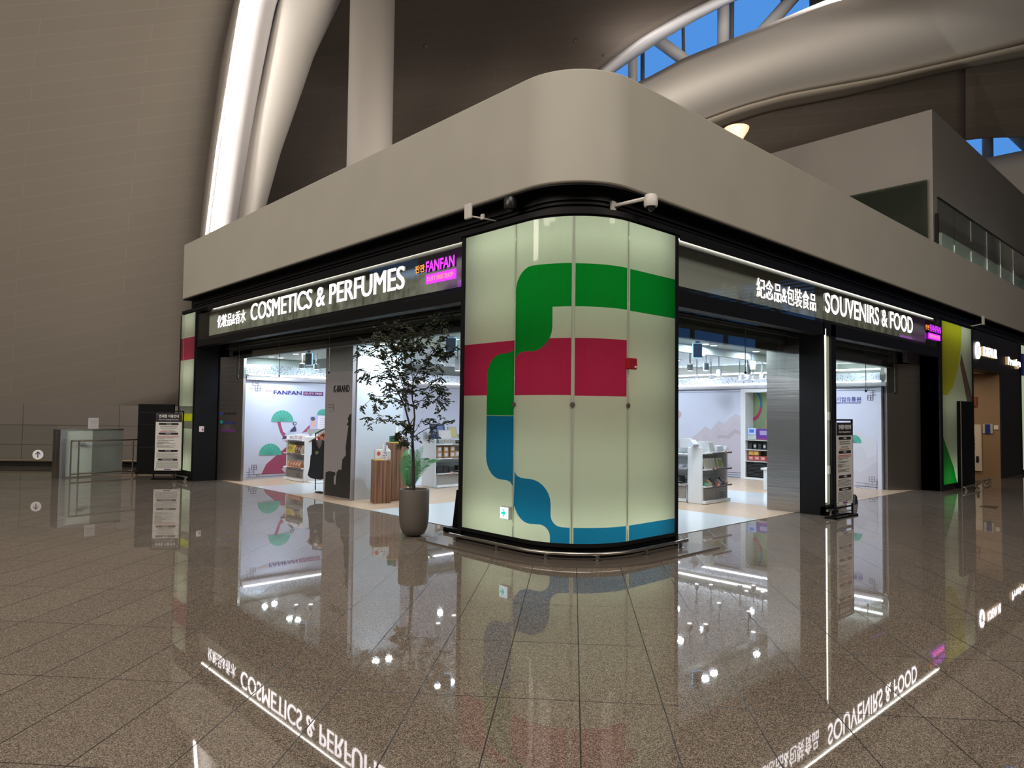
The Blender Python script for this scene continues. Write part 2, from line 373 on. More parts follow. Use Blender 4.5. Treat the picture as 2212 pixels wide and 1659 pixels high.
# big white beam
UB = [(1300,215),(1387.5,177),(1482,126),(1646.6,61),(1781,4),(1900,-40),(2212,-150),(2700,-300)]
LB = [(1300,330),(1450,290),(1537,257),(1600,234),(1701,206.5),(1912,168.6),(2080,130.6),(2212,99),(2700,-20)]
LB2 = [(1300,360),(1500,308),(1537,288),(1566,274),(1659,244),(1828,211),(2038,158),(2212,126),(2700,20)]
def Bf(u,v):
    px = lerp(1300,2700,u); return at(px,lerp(interp(UB,px),interp(LB,px),v),25.2-2.6*math.sin(PI*(.15+.7*v))+1.2*v)
o = grid('roof_beam',Bf,40,12,lambda u,v:(u,v),M_roofw,.1,None); tag(o,'huge smooth white roof beam sweeping under the skylight, upper right','roof beam')
def Bf2(u,v):
    px = lerp(1300,2700,u); return at(px,lerp(interp(LB,px)-1,interp(LB2,px),v),lerp(24.6,26.6,v))
o = grid('beam_lip',Bf2,40,3,lambda u,v:(u,v),mat('beam_lip_paint',(.50,.45,.37),.6),.08,None); tag(o,'darker lower lip running along the underside of the white roof beam','roof trim')
def soff(pa,pb,nu):
    def Sf(u,v):
        px = lerp(pa,pb,u); lo = 560 if pb<2090 else interp([(2084,303),(2100,300.5),(2150,297),(2212,296.5),(2700,330)],px)
        y = lerp(interp(LB2,px)-1,lo,v); return at(px,y,26.4+3.0*min(1,(y-interp(LB2,px))/330))
    def Su(u,v):
        px = lerp(pa,pb,u); lo = 560 if pb<2090 else interp([(2084,303),(2100,300.5),(2150,297),(2212,296.5),(2700,330)],px); y = lerp(interp(LB2,px),lo,v); return ((px-1350)*.0125+y*.005,y*.02+px*.0016)
    grid('ceiling_soffit',Sf,nu,40,Su,M_soff,.1)
soff(1350,2084,30); soff(2083,2700,24)
cb = MB(); cb.prism([at(1750,-40,31.6),at(2078,-40,31.6),at(2078,560,31.6),at(1750,560,31.6)],FH*.1); cb.prism([at(2078,-40,31.6),at(2700,-40,31.6),at(2700,258,31.6),at(2078,258,31.6)],FH*.1); struct(cb,'sky_block_panel',M_hall)  # unseen panels added behind the soffit to keep sky out of floor reflections
# skylight 2 at the far right
struct(MB().prism([at(2040,270,33),at(2700,270,33),at(2700,420,33),at(2040,420,33)],FH*.03),'window_3',MATS['skylight_glass'])
member('roof_strut','upright white strut in the small skylight at the right edge',[(2133,285),(2134,350)],.22,31)
member('roof_strut','slanted white strut in the corner of the small right skylight',[(2185,288),(2225,325)],.2,31)
def B3(u,v):
    px = lerp(2060,2700,u); return at(px,lerp(interp([(2060,358),(2146,340),(2212,326),(2700,260)],px),560,v),30.5-2*math.sin(PI*min(1,.2+v*.6)))
o = grid('roof_beam',B3,14,8,lambda u,v:(u,v),M_roofw,.1,None); tag(o,'white roof beam under the small skylight at the right edge','roof beam')
# column
c0 = at(801,200,19.0); cm = MB(); cm.tube([(c0.x,c0.y,0),(c0.x,c0.y,14)],.605,40,0); o = cm.build('round_column',mat('column_paint',(.46,.43,.40),.55),smooth=True); tag(o,'tall round cream column rising behind the shop roof','column')
# ceiling sprinklers / dots
for i,(x,y) in enumerate([(919,100),(1243,88),(1011,140),(1117,133),(1303,119)]):
    P0 = at(x,y,26.6 if i else 26.2); o = MB().ball(P0,.09 if i<2 else .05).build('ceiling_sprinkler',mat('dot',(.12,.10,.09),.5)); tag(o,'small dark sprinkler head on brown vault, '+('large one beside the column','large one above the fascia corner','tiny one left of the corner','tiny one over the corner','tiny one near the skylight')[i],'sprinkler','sprinklers on the brown vault')
# uplight bowl
P0 = at(1591,283,20.5); t = thing('uplight_bowl','glowing warm uplight bowl peeking above the right fascia','lamp',P0)
MB().lathe([(.10,-.5),(.12,-.35),(.34,.0),(.36,.08),(.33,.08),(.10,-.3)],P0,24).build('bowl',mat('bowl_cream',(.75,.62,.5),.5,0,1.0,(1,.55,.32)),t,smooth=True,world=True)
MB().lathe([(.06,-.24),(.27,.03),(.2,.055),(0.001,.06)],P0,24).build('bulb_cover',mat('warm_glow',(1,.8,.6),.5,0,5,(1,.62,.36)),t,smooth=True,world=True)
MB().lathe([(.05,5.02-P0.z),(.05,-.45)],P0,10).build('stem',M_roofw,t,world=True)
# upper volume over the shop
Y0 = 6.4; cc = onY(2013,236,Y0); X0,ZT = cc.x,cc.z
M_vol = noise_tint(mat('upper_volume_paint',(.20,.18,.16),.65),1,.03)
struct(MB().box(X0,X0+26,Y0,Y0+24,0,ZT),'wall_upper',M_vol)
gx = X0-.12; a = onX(2003,388,gx); b_ = onX(1800,430,gx)
tag(MB().box(gx-.02,gx,a.y,b_.y+3,5.03,a.z).build('glass_screen',M_gglass),'dark green glass screen before the upper block beside its corner','glass screen')
# glass balustrade above the right fascia
Yb = 4.80; ta = onY(2027,429,Yb); tb = onY(2212,553,Yb)
t = thing('glass_balustrade','glass balustrade with thin dark rail above the right fascia','balustrade',(ta.x,Yb,5.15))
M_frost = mat('lit_parapet',(.50,.53,.48),.6)
xs = [onY(q,500,Yb).x for q in (2027,2062,2098,2132,2161,2188,2215)]+[onY(2240,500,Yb).x,onY(2262,500,Yb).x]
zt = (ta.z+tb.z)/2
for i in range(len(xs)-1): MB().box(xs[i]+.01,xs[i+1]-.01,Yb,Yb+.02,5.12,zt).build('glass_panel',glass('balustrade_glass',(.78,.84,.80),1.2),t,world=True)
MB().box(xs[0],xs[-1],Yb-.01,Yb+.03,zt,zt+.03).build('handrail',M_black,t,world=True)
MB().box(xs[0]-.10,xs[0]-.04,Yb-.02,Yb+.04,5.05,zt-.35).build('post',M_black,t,world=True)
struct(MB().box(X0-.5,X0+20,Y0-.35,Y0-.25,5.1,zt+.35),'wall_parapet',M_frost)
struct(MB().box(5.6,46,5.0,16.3,4.9,5.02),'ceiling_shop_roof',mat('roof_deck',(.25,.23,.2),.8))

# ------------------------------------------------------------------ shop facade
XL,YR,RC = 5.25,4.64,.8
S1 = 6.5-(YR+RC); S2 = S1+RC*PI/2
def ps(s, off=0):
    """point and inward normal along the facade line, s=0 at y=6.5"""
    if s<S1: return Vector((XL+off,6.5-s,0))
    if s<S2: a = (s-S1)/RC; r = RC-off; return Vector((XL+RC-r*math.cos(a),YR+RC-r*math.sin(a),0))
    return Vector((XL+RC+(s-S2),YR+off,0))
SEND = 6.5-16.35
def srange(s0,s1):
    out = [s0]
    for k in range(17):
        q = S1+(S2-S1)*k/16
        if s0<q<s1: out.append(q)
    return out+[s1]
def band(mb, s0,s1,off0,off1,z0,z1,mi=0):
    ss = srange(s0,s1); n = len(ss); vs = []
    for s in ss:
        a = ps(s,off0); b = ps(s,off1)
        vs += [(a.x,a.y,z0),(a.x,a.y,z1),(b.x,b.y,z1),(b.x,b.y,z0)]
    fs = [(0,1,2,3),(4*n-1,4*n-2,4*n-3,4*n-4)]
    for i in range(n-1):
        for k in range(4): fs.append((4*i+k,4*i+4+k,4*i+4+(k+1)%4,4*i+(k+1)%4))
    return mb.add(vs,fs,mi)
SR = S2+(44-XL-RC)
mb = band(MB(),SEND,SR,0,.3,3.93,5.148); o = struct(mb,'wall_fascia',M_fascia,smooth='auto')
bv = o.modifiers.new('b','BEVEL'); bv.width = .02; bv.segments = 2; bv.limit_method = 'ANGLE'
mb = MB(); band(mb,SEND+.12,SR,.2,.5,3.66,3.935)
for z in (3.70,3.75,3.80): band(mb,SEND+.12,SR,.17,.21,z,z+.022)
band(mb,SEND,SR,0,.5,3.60,3.66); band(mb,SEND,SR,.03,.5,3.57,3.60)
band(mb,SEND,SR,.02,.28,3.91,3.932)
struct(mb,'trim_3',M_black,smooth='auto')
# side wall of the building at its left end
struct(MB().box(5.5,16.5,16.3,16.5,0,4.9),'wall_side',M_blackm)

# --- corner light column
def region_mesh(s0,s1,z0,z1,shapes,off=0.0,flat=None,gapin=.008):
    """light panel in unrolled (s,z); shapes: [(poly,mat_index)] ; returns MB curved onto the facade line"""
    pts=[(s0,z0),(s1,z0),(s1,z1),(s0,z1)]; faces=[[0,1,2,3]]; mids=[0]; edges=[]
    for poly,mi in shapes:
        if sum(poly[i][0]*poly[(i+1)%len(poly)][1]-poly[(i+1)%len(poly)][0]*poly[i][1] for i in range(len(poly)))<0: poly = poly[::-1]
        b=len(pts); pts+= [(min(max(p[0],s0),s1),min(max(p[1],z0),z1)) for p in poly]; faces.append(list(range(b,b+len(poly)))); mids.append(mi)
    kk = max(2,int((s1-s0)/.06))
    for i in range(1,kk):
        q = lerp(s0,s1,i/kk); b=len(pts); pts += [(q,z0),(q,z1)]; edges.append((b,b+1))
    vo,eo,fo,ov,oe,of = delaunay_2d_cdt([Vector(p) for p in pts],edges,faces,1,1e-5)
    mb = MB()
    for v in vo:
        p = ps(v.x,off) if flat is None else flat(v.x)
        mb.v.append(Vector((p.x,p.y,v.y)))
    for f,orig in zip(fo,of):
        mb.f.append(list(f)); mb.mi.append(mids[max(orig)] if orig else 0)
    return mb
def panelmat(name, c, tr=.85):
    m = bpy.data.materials.new(name); n,l = nt(m); n.clear()
    o = n.new('ShaderNodeOutputMaterial'); tl = n.new('ShaderNodeBsdfTranslucent'); tl.inputs[0].default_value = (*c,1)
    df = n.new('ShaderNodeBsdfDiffuse'); df.inputs[0].default_value = (*[x*.8 for x in c],1)
    m1 = n.new('ShaderNodeMixShader'); m1.inputs[0].default_value = 1-tr; gl = n.new('ShaderNodeBsdfGlossy'); gl.inputs['Roughness'].default_value = .03
    f = schlick(n,l,.04); m2 = n.new('ShaderNodeMixShader')
    l.new(tl.outputs[0],m1.inputs[1]); l.new(df.outputs[0],m1.inputs[2]); l.new(f,m2.inputs[0]); l.new(m1.outputs[0],m2.inputs[1]); l.new(gl.outputs[0],m2.inputs[2]); l.new(m2.outputs[0],o.inputs[0])
    return m
P_base = panelmat('opal_green_glass',(.70,.75,.64)); P_gr = panelmat('green_film',(.004,.30,.035)); P_pk = panelmat('crimson_film',(.55,.03,.11)); P_bl = panelmat('blue_film',(.008,.20,.42))
P_yl = panelmat('yellow_film',(.62,.60,.02)); P_gy = panelmat('grey_film',(.22,.21,.19)); P_br = panelmat('brown_film',(.20,.12,.11))
PM5 = [P_base,P_gr,P_pk,P_bl]
ZB,ZTP = .17,3.57
J = [0.04,.91,1.63,2.28,3.15]
def arc(cx,cz,r,a0,a1,n=7): return [(cx+r*math.cos(math.radians(lerp(a0,a1,i/n))),cz+r*math.sin(math.radians(lerp(a0,a1,i/n)))) for i in range(n+1)]
g = .012
pane_shapes = [
 [([(0,1.70),(.91-g*0.4,1.70),(.91-g*.4,2.295),(0,2.295)],2),
  ([(.455,1.475),(.902,1.475),(.902,2.215)]+[(.86,2.175),(.78,2.16)]+arc(.705,1.91,.25,90,180),1),
  ([(.455,1.47)]+arc(.705,1.02,.25,180,270)+[(.80,.77),(.86,.755),(.902,.715),(.902,1.47)],3)],
 [([(.915,1.695),(1.612,1.695),(1.612,2.29),(.915,2.29)],2),
  ([(.915,2.06)]+[(.94,2.12),(.985,2.155),(1.05,2.163)]+arc(1.16,2.41,.25,270,360)+[(1.41,2.62),(1.612,2.62),(1.612,3.075)]+arc(1.165,2.83,.25,90,180),1),
  ([(.915,.44),(.93,.87),(.965,.83),(1.03,.812)]+arc(1.16,.56,.25,90,0)+arc(1.53,.455,.12,180,270)+[(1.612,.333),(1.612,.16),(1.405,.16)]+arc(1.285,.225,.12,0,90)+arc(1.165,.59,.25,270,200),3)],
 [([(1.650,1.69),(2.256,1.69),(2.256,2.29),(1.650,2.29)],2),([(1.650,2.62),(2.258,2.615),(2.258,3.065),(1.650,3.072)],1),([(1.650,.16),(2.258,.16),(2.258,.33),(1.650,.333)],3)],
 [([(2.306,2.61),(3.15,2.61),(3.15,3.062),(2.306,3.062)],1),([(2.306,.16),(3.15,.16),(3.15,.33),(2.306,.33)],3)]]
lc = thing('corner_light_column','tall backlit curved corner column with green, crimson and blue graphic','light column',(5.9,5.3,0))
for k in range(4):
    mb = region_mesh(J[k]+.006,J[k+1]-.006,ZB,ZTP,pane_shapes[k]); mb.build('light_panel',PM5,lc,world=True,smooth=False)
mb = MB(); band(mb,.0,3.17,.30,.34,.05,3.6); mb.build('backing_board',mat('backing_white',(.82,.82,.78),.8),lc,world=True,smooth='auto')
mb = MB(); band(mb,-.02,.04,-.012,.62,0,3.575); band(mb,3.15,3.2,-.012,.85,0,3.575)
band(mb,.04,3.15,-.01,.34,.13,.17); mb.build('frame',M_black,lc,world=True,smooth='auto')
mb = MB(); band(mb,0,3.18,.03,.34,0,.13); mb.build('plinth',M_blackm,lc,world=True,smooth='auto')
for j in J[1:4]:
    mb = MB(); band(mb,j-.0075,j+.0075,.002,.02,ZB,ZTP); mb.build('joint_strip',mat('joint_grey',(.35,.36,.32),.5),lc,world=True)
    p = ps(j,-.012); q = ps(j,.02); MB().tube([(p.x,p.y,1.595),(q.x,q.y,1.595)],.026,18).build('glass_fixing',mat('stud_grey',(.16,.14,.12),.35,.6),lc,world=True)
M_tubeA = mat('fluorescent_tube_low',(1,1,1),.5,0,7.5,(.93,1,.78)); M_tubeB = mat('fluorescent_tube_high',(1,1,1),.5,0,6.4,(.90,1,.80)); M_tubeFill = mat('fill_tube_mid',(1,1,1),.5,0,1.9,(.90,1,.80))  # dim middle tubes are added fill against falloff between top and bottom lamps
for z,m_ in ((.24,M_tubeA),(1.05,M_tubeFill),(1.9,M_tubeFill),(2.75,M_tubeFill),(3.50,M_tubeB)):
    mb = MB(); band(mb,.10,3.08,.25,.275,z-.014,z+.014); mb.build('lamp_tube',m_,lc,world=True)
# stone kerb and guard rail round the column
mb = MB(); band(mb,-.35,3.5,-.36,.02,0,.018); struct(mb,'trim_4',mat('kerb_stone',(.12,.10,.085),.12),smooth='auto')
n = M_floor  # kerb keeps a honed look
def guard(label, spts, posts, h=.085, rad=.018, group=None, cat='guard rail'):
    c = spts[len(spts)//2]; t = thing('guard_rail',label,cat,(c[0],c[1],0),0,group)
    MB().tube([(x,y,h) for x,y in spts],rad,12).build('rail',M_rail,t,smooth='auto',world=True)
    for x,y in posts:
        m_ = MB(); m_.box(x-.014,x+.014,y-.014,y+.014,0.018,h-.01); m_.build('post',M_rail,t,world=True)
        MB().lathe([(.045,.0),(.045,.022),(.02,.026)],(x,y,0),16).build('flange',M_rail,t,world=True)
    return t
guard('curved steel guard rail at the foot of the lit corner column',[tuple(ps(s,-.10)[:2]) for s in srange(-.06,3.25)],[tuple(ps(s,-.10)[:2]) for s in (.06,.77,1.40,1.87,2.47,3.12)])
guard('short steel guard rail at the foot of the far left light column',[(5.15,15.42),(5.15,16.35)],[(5.15,15.52),(5.15,16.2)])
guard('short steel guard rail at the foot of the dark middle column',[(10.82,4.59),(11.3,4.59)],[(10.95,4.59),(11.2,4.59)])
guard('short steel guard rail before the green and yellow light column',[(16.85,4.34),(18.0,4.34)],[(17.0,4.34),(17.8,4.34)])
guard('short steel guard rail standing across the dark doorway edge',[(18.98,4.5),(19.6,4.5)],[(19.05,4.5),(19.5,4.5)])
# fire alarm, exit sign, cameras
def onface(s,off=0): return ps(s,off)
p0 = ps(2.30); t = thing('fire_alarm_box','small dark red alarm box on the column joint beside crimson band','alarm box',(p0.x,p0.y-.01,1.98))
MB().rbox(p0.x-.075,p0.x+.075,p0.y-.05,p0.y-.002,1.98,2.10,.008).build('case',mat('alarm_red',(.30,.012,.02),.3),t,world=True)
MB().ball((p0.x+.035,p0.y-.055,2.005),.012).build('button',mat('button_white',(.7,.7,.7),.3),t,world=True)
t = thing('exit_sign','small glowing exit arrow sign near the foot of corner column','exit sign',(XL-.03,5.665,.36))
MB().box(XL-.05,XL-.004,5.60,5.735,.355,.49).build('case',mat('case_grey',(.55,.55,.5),.4,.3),t,world=True)
MB().box(XL-.056,XL-.05,5.612,5.735,.36,.482).build('lit_face',mat('exit_face',(.8,.9,1),.4,0,1.0,(.62,.82,.95)),t,world=True)
ar = MB(); A = lambda y,z:(XL-.058,5.735-y,.355+z)
ar.prism([A(.02,.055),A(.06,.055),A(.045,.03),A(.06,.03),A(.09,.068),A(.05,.11),A(.038,.11),A(.06,.078),A(.02,.078)],(-.002,0,0)); ar.build('arrow',mat('arrow_teal',(0,.5,.4),.4,0,.8,(0,.75,.55)),t,world=True)
def sec_cam(label, mount, head, m_, dome=True):
    t = thing('security_camera',label,'security camera',mount)
    mount = Vector(mount); head = Vector(head)
    MB().tube([mount,mount.lerp(head,.9)+Vector((0,0,.03)),head+Vector((0,0,.03))],.022,8).build('bracket_arm',m_,t,world=True)
    MB().box(mount.x-.035,mount.x+.035,mount.y-.02,mount.y+.01,mount.z-.05,mount.z+.05).build('wall_plate',m_,t,world=True)
    MB().lathe([(.068,-.07),(.075,-.05),(.075,.03),(.06,.06),(.001,.07)],head,20).build('housing',m_,t,smooth='auto',world=True)
    MB().ball(head+Vector((0,0,-.07)),.052,14,8).build('lens_dome',mat('dome_dark',(.01,.01,.012),.1),t,smooth=True,world=True)
M_camw = mat('camera_white',(.62,.60,.57),.4)
p0 = ps(2.2,.17); h0 = ps(2.45,-.16)
sec_cam('white dome security camera on an arm above the corner column',(p0.x,p0.y,3.76),(h0.x,h0.y,3.80),M_camw)
p0 = ps(.78,.17); sec_cam('black dome security camera hidden in the black band above',(p0.x,p0.y,3.84),(p0.x-.14,p0.y,3.84),mat('cam_black',(.015,.015,.016),.3))
p0 = ps(.27,.1); t = thing('wireless_access_point','upright white wireless access box in the black band, left of column','wireless access point',(5.1,6.2,3.68))
MB().rbox(5.06,5.10,6.16,6.27,3.72,3.89,.008).build('case',M_camw,t,world=True); MB().tube([(5.09,6.2,3.75),(5.2,6.14,3.74),(5.42,6.12,3.74)],.01,6).build('bracket',M_camw,t,world=True); MB().box(5.2,5.22,6.09,6.14,3.72,3.78).build('junction_box',M_camw,t,world=True)
t = thing('wireless_access_point','small white antenna bracket in the band above yellow column','wireless access point',(18.8,4.5,3.6))
MB().rbox(18.85,18.97,4.42,4.46,3.66,3.86,.008).build('case',M_camw,t,world=True); MB().tube([(18.9,4.45,3.68),(18.75,4.6,3.63),(18.75,4.86,3.66)],.012,6).build('bracket',M_camw,t,world=True)

# --- left lit end column
def flatL(off=0): return lambda s: Vector((XL+off,s,0))
le = thing('end_light_column','slim backlit pale green column with crimson and yellow bands, far left','light column',(XL+.2,15.9,0))
sh = [([(15.45,2.57),(16.36,2.57),(16.36,3.05),(15.45,3.05)],1),([(15.45,1.41),(16.36,1.41),(16.36,1.57),(15.45,1.57)],2),([(15.45,1.25),(16.36,1.25),(16.36,1.41),(15.45,1.41)],3),([(15.45,1.09),(16.36,1.09),(16.36,1.25),(15.45,1.25)],2)]
region_mesh(15.47,16.34,.2,3.57,sh,flat=flatL()).build('light_panel',[P_base,P_pk,P_gy,P_yl],le,world=True)
MB().box(XL+.3,XL+.33,15.45,16.36,.1,3.57).build('backing_board',MATS['backing_white'],le,world=True)
m_ = MB(); m_.box(XL-.01,XL+.35,15.42,15.47,0,3.57); m_.box(XL-.01,XL+.35,16.34,16.38,0,3.57); m_.box(XL-.01,XL+.35,15.47,16.34,0,.2); m_.build('frame',M_black,le,world=True)
MB().box(XL-.004,XL+.0,16.16,16.168,.2,3.57).build('joint_strip',MATS['joint_grey'],le,world=True)
for z,m_ in ((.28,M_tubeA),(1.3,M_tubeB),(2.3,M_tubeB),(3.5,M_tubeB)): MB().box(XL+.25,XL+.27,15.5,16.3,z-.012,z+.012).build('lamp_tube',m_,le,world=True)
# --- right lit column
rc = thing('yellow_light_column','backlit column with yellow curve and green wedge, right of souvenir sign','light column',(17.6,YR+.2,0))
shp = [([(16.54,2.0),(16.9,1.98)]+[(17.35,2.2),(17.7,2.6),(17.95,3.1),(18.02,3.57),(16.54,3.57)],1),
       ([(16.54,.12),(17.52,.12),(17.3,.45),(16.64,1.08),(16.54,1.18)],2),
       ([(17.95,2.95),(18.75,2.0),(18.75,1.35),(18.5,1.6),(17.85,2.7)],3)]
flatR = lambda s: Vector((s,YR,0))
region_mesh(16.57,18.74,.12,3.55,shp,flat=flatR).build('light_panel',[P_base,P_yl,P_gr,P_br],rc,world=True)
MB().box(16.55,18.75,YR+.3,YR+.33,.1,3.57).build('backing_board',MATS['backing_white'],rc,world=True)
m_ = MB(); m_.box(16.42,16.57,YR-.01,YR+.36,0,3.57); m_.box(18.74,18.85,YR-.01,YR+.36,0,3.57); m_.box(16.57,18.74,YR-.01,YR+.35,0,.12); m_.build('frame',M_black,rc,world=True)
for z,m2 in ((.2,M_tubeA),(1.8,M_tubeFill),(3.48,M_tubeB)): MB().box(16.6,18.7,YR+.25,YR+.27,z-.012,z+.012).build('lamp_tube',m2,rc,world=True)
t = thing('black_kiosk','tall matt black cabinet standing before the yellow and green column','cabinet',(17.95,4.55,0))
MB().rbox(17.48,18.42,4.53,4.62,.0,1.88,.008).build('cabinet_body',M_blackm,t,world=True); MB().box(17.462,17.478,4.53,4.545,0,1.9).build('edge_trim',mat('trim_grey',(.25,.23,.2),.4,.6),t,world=True)

# --- sign bands
def shop_sign_left():
    t = thing('shop_sign','backlit COSMETICS & PERFUMES sign band over the left opening','shop sign',(5.4,11,2.95))
    MB().box(5.50,5.56,6.55,15.38,2.95,3.60).build('mirror_panel',M_sgnback,t,world=True)
    ys = [6.55,8.68,10.88,13.13,15.38]
    for i in range(4): MB().box(5.262,5.270,ys[i]+.004,ys[i+1]-.004,2.95,3.50).build('glass_panel',M_sglass,t,world=True)
    MB().box(5.31,5.35,6.55,14.8,3.505,3.569).build('lamp_housing',mat('beige_alu',(.04,.038,.03),.4,.2),t,world=True)
    MB().box(5.283,5.304,6.6,14.7,3.563,3.569).build('lamp_strip',M_led,t,world=True)
    MB().box(5.25,5.262,6.55,14.8,3.541,3.60).build('lamp_lip',M_black,t,world=True)
    r,u = (0,-1,0),(0,0,1)
    letters('COSMETICS & PERFUMES',(5.258,12.60,3.125),r,u,.305,4.90,[M_letter,M_lside],t,.022,.0,fat=.026)
    letters('化粧品&香水',(5.258,14.21,3.14),r,u,.185,1.38,[M_letter,M_lside],t,.02,.0,fat=.010)
    return t
shop_sign_left()
def fan_sign(label, O, r, w_, n_in):
    r = Vector(r); O = Vector(O); u = Vector((0,0,1)); nn = r.cross(u)
    t = thing('brand_sign',label,'shop sign',O+nn*.02)
    Mv = mat('violet_lit',(.6,.05,.9),.4,0,1.3,(.62,.03,.95)); Mo = mat('orange_lit',(1,.4,.1),.4,0,1.2,(1,.28,.04)); Mpk = mat('pinkred_lit',(1,.2,.2),.4,0,1.4,(1,.16,.14)); Mb = mat('violet_side',(.02,.01,.03),.4)
    mb = MB(); text_into(mb,'FANFAN',O+r*(.28*w_)+u*.15,r,u,.13,.72*w_,.03,.03,1); mb.build('name_lettering',[Mv,Mb],t,world=True)
    mb = MB(); text_into(mb,'판판',O+u*.17,r,u,.075,.25*w_,.03,.012,1); mb.build('korean_lettering',[Mo,Mb],t,world=True)
    mb = MB(); q = O+r*(.27*w_)+u*0.0; mb.prism([q,q+r*(.73*w_),q+r*(.73*w_)+u*.115,q+u*.115],nn*.02); mb.build('box_sign',[Mv],t,world=True)
    mb = MB(); text_into(mb,'DUTY FREE SHOP',O+r*(.31*w_)+u*.03+nn*.021,r,u,.055,.65*w_,.004,.02,1); mb.build('box_lettering',[Mpk,Mpk],t,world=True)
    return t
fan_sign('small violet and orange FANFAN sign beside the corner column',(5.255,7.45,3.115),(0,-1,0),.81,0)
fan_sign('small violet and orange FANFAN sign at right end of souvenir sign',(15.47,4.635,3.10),(1,0,0),.95,0)
t = thing('shop_sign','backlit SOUVENIRS & FOOD sign band over the right openings','shop sign',(11.5,4.8,2.95))
MB().box(6.98,16.42,4.89,4.95,2.95,3.60).build('mirror_panel',M_sgnback,t,world=True)
xs = [6.98,8.75,11.1,13.5,16.42]
for i in range(4): MB().box(xs[i]+.004,xs[i+1]-.004,4.652,4.660,2.95,3.50).build('glass_panel',M_sglass,t,world=True)
MB().box(6.98,16.38,4.70,4.74,3.505,3.569).build('lamp_housing',MATS['beige_alu'],t,world=True)
MB().box(7.0,16.3,4.672,4.692,3.563,3.569).build('lamp_strip',M_led,t,world=True)
MB().box(6.98,16.38,4.64,4.651,3.541,3.60).build('lamp_lip',M_black,t,world=True)
letters('SOUVENIRS & FOOD',(10.85,4.648,3.115),(1,0,0),(0,0,1),.30,3.92,[M_letter,M_lside],t,.035,.012)
letters('紀念品&包裝食品',(8.76,4.648,3.11),(1,0,0),(0,0,1),.20,1.82,[M_letter,M_lside],t,.02,.0,fat=.010)

# --- black frames, jambs
fr = MB()
fr.box(5.25,5.42,6.52,15.42,2.82,2.95); fr.box(5.57,5.62,6.5,15.42,2.95,3.57); fr.box(5.42,5.94,6.5,15.42,3.0,3.05)      # left head
fr.box(5.25,5.72,15.38,15.46,0,3.57)                                              # left jamb
fr.box(6.93,16.5,4.64,4.80,2.76,2.95); fr.box(6.93,16.5,4.96,5.0,2.95,3.57); fr.box(6.93,16.5,4.80,5.27,3.0,3.05)       # right head
fr.box(10.84,11.30,4.70,5.02,0,3.0); fr.box(11.13,11.30,4.64,4.70,0,2.95); fr.box(10.84,10.88,4.64,4.70,0,2.95); fr.box(10.84,11.3,4.64,4.70,0,.14)
fr.box(16.42,16.5,4.66,5.0,0,2.95)
struct(fr,'trim_5',M_black)
bh = MB(); bh.box(5.95,6.05,6.4,15.4,2.59,3.6)
bh.box(6.9,15.68,5.28,5.38,2.53,3.6); bh.box(15.68,16.5,5.02,5.1,2.64,3.6)
struct(bh,'wall_bulkhead',mat('bulkhead_grey',(.10,.10,.105),.45))
tr = MB(); tr.box(5.83,5.87,6.5,15.3,2.80,2.815); tr.box(5.83,5.87,6.5,15.3,2.845,2.855); tr.box(6.95,15.6,5.18,5.22,2.77,2.785); tr.box(6.95,15.6,5.18,5.22,2.81,2.82)
struct(tr,'trim_6',mat('track_grey',(.2,.2,.2),.35,.7))
# glass smoke curtains
t = thing('glass_smoke_curtain','row of hanging glass panes across top of the left opening','glass curtain',(5.85,11,2.15))
ys = [6.58,8.89,10.80,12.70,14.61,14.74]
for i in range(5): MB().box(5.846,5.854,ys[i]+.006,ys[i+1]-.006,2.15,3.0).build('glass_pane',M_glass,t,world=True)
for y in ys[1:5]: MB().ball((5.85,y,2.15),.018).build('pane_clip',M_black,t,world=True); MB().box(5.845,5.855,y-.005,y+.005,2.15,3.0).build('pane_joint',MATS['trim_grey'] if 'trim_grey' in MATS else M_rail,t,world=True)
t = thing('glass_smoke_curtain','hanging glass panes across top of the opening right of column','glass curtain',(9,5.2,2.15))
def xg(px): return onY(px,800,5.2).x
xs = [6.98,xg(1610),10.83]
for i in range(2): MB().box(xs[i]+.006,xs[i+1]-.006,5.196,5.204,2.13,3.0).build('glass_pane',M_glass,t,world=True)
MB().ball((xs[1],5.2,2.13),.02).build('pane_clip',M_black,t,world=True); MB().box(xs[1]-.006,xs[1]+.006,5.195,5.205,2.13,3.0).build('pane_joint',MATS['trim_grey'],t,world=True)
t = thing('glass_smoke_curtain','hanging glass panes across top of the far right opening','glass curtain',(14,5.2,2.15))
xs = [11.31,xg(1870),xg(1946)-.35,15.70]
for i in range(3): MB().box(xs[i]+.006,xs[i+1]-.006,5.196,5.204,2.0,3.0).build('glass_pane',M_glass,t,world=True)
for x in xs[1:3]: MB().ball((x,5.2,2.0),.022).build('pane_clip',M_black,t,world=True); MB().box(x-.006,x+.006,5.195,5.205,2.0,3.0).build('pane_joint',MATS['trim_grey'],t,world=True)
# steel panels at the door pockets
def steel(label, a, b, h, th=.06):
    a = Vector((*a,0)); b = Vector((*b,0)); d = (b-a).normalized(); nn = Vector((-d.y,d.x,0))*th
    o = MB().prism([a,b,b+nn,a+nn],(0,0,h)).build('steel_door_panel',M_steel); tag(o,label,'door panel')
    return o
steel('dark brushed steel panel at left end of the left opening',(5.72,15.46),(6.03,14.80),2.63,.07)
steel('pale brushed steel panel beside the dark middle column',(10.84,5.02),(10.84,5.56),2.63,-.08)
steel('dark brushed steel panel at the far right opening',(15.72,5.42),(16.44,5.0),2.63,.07)
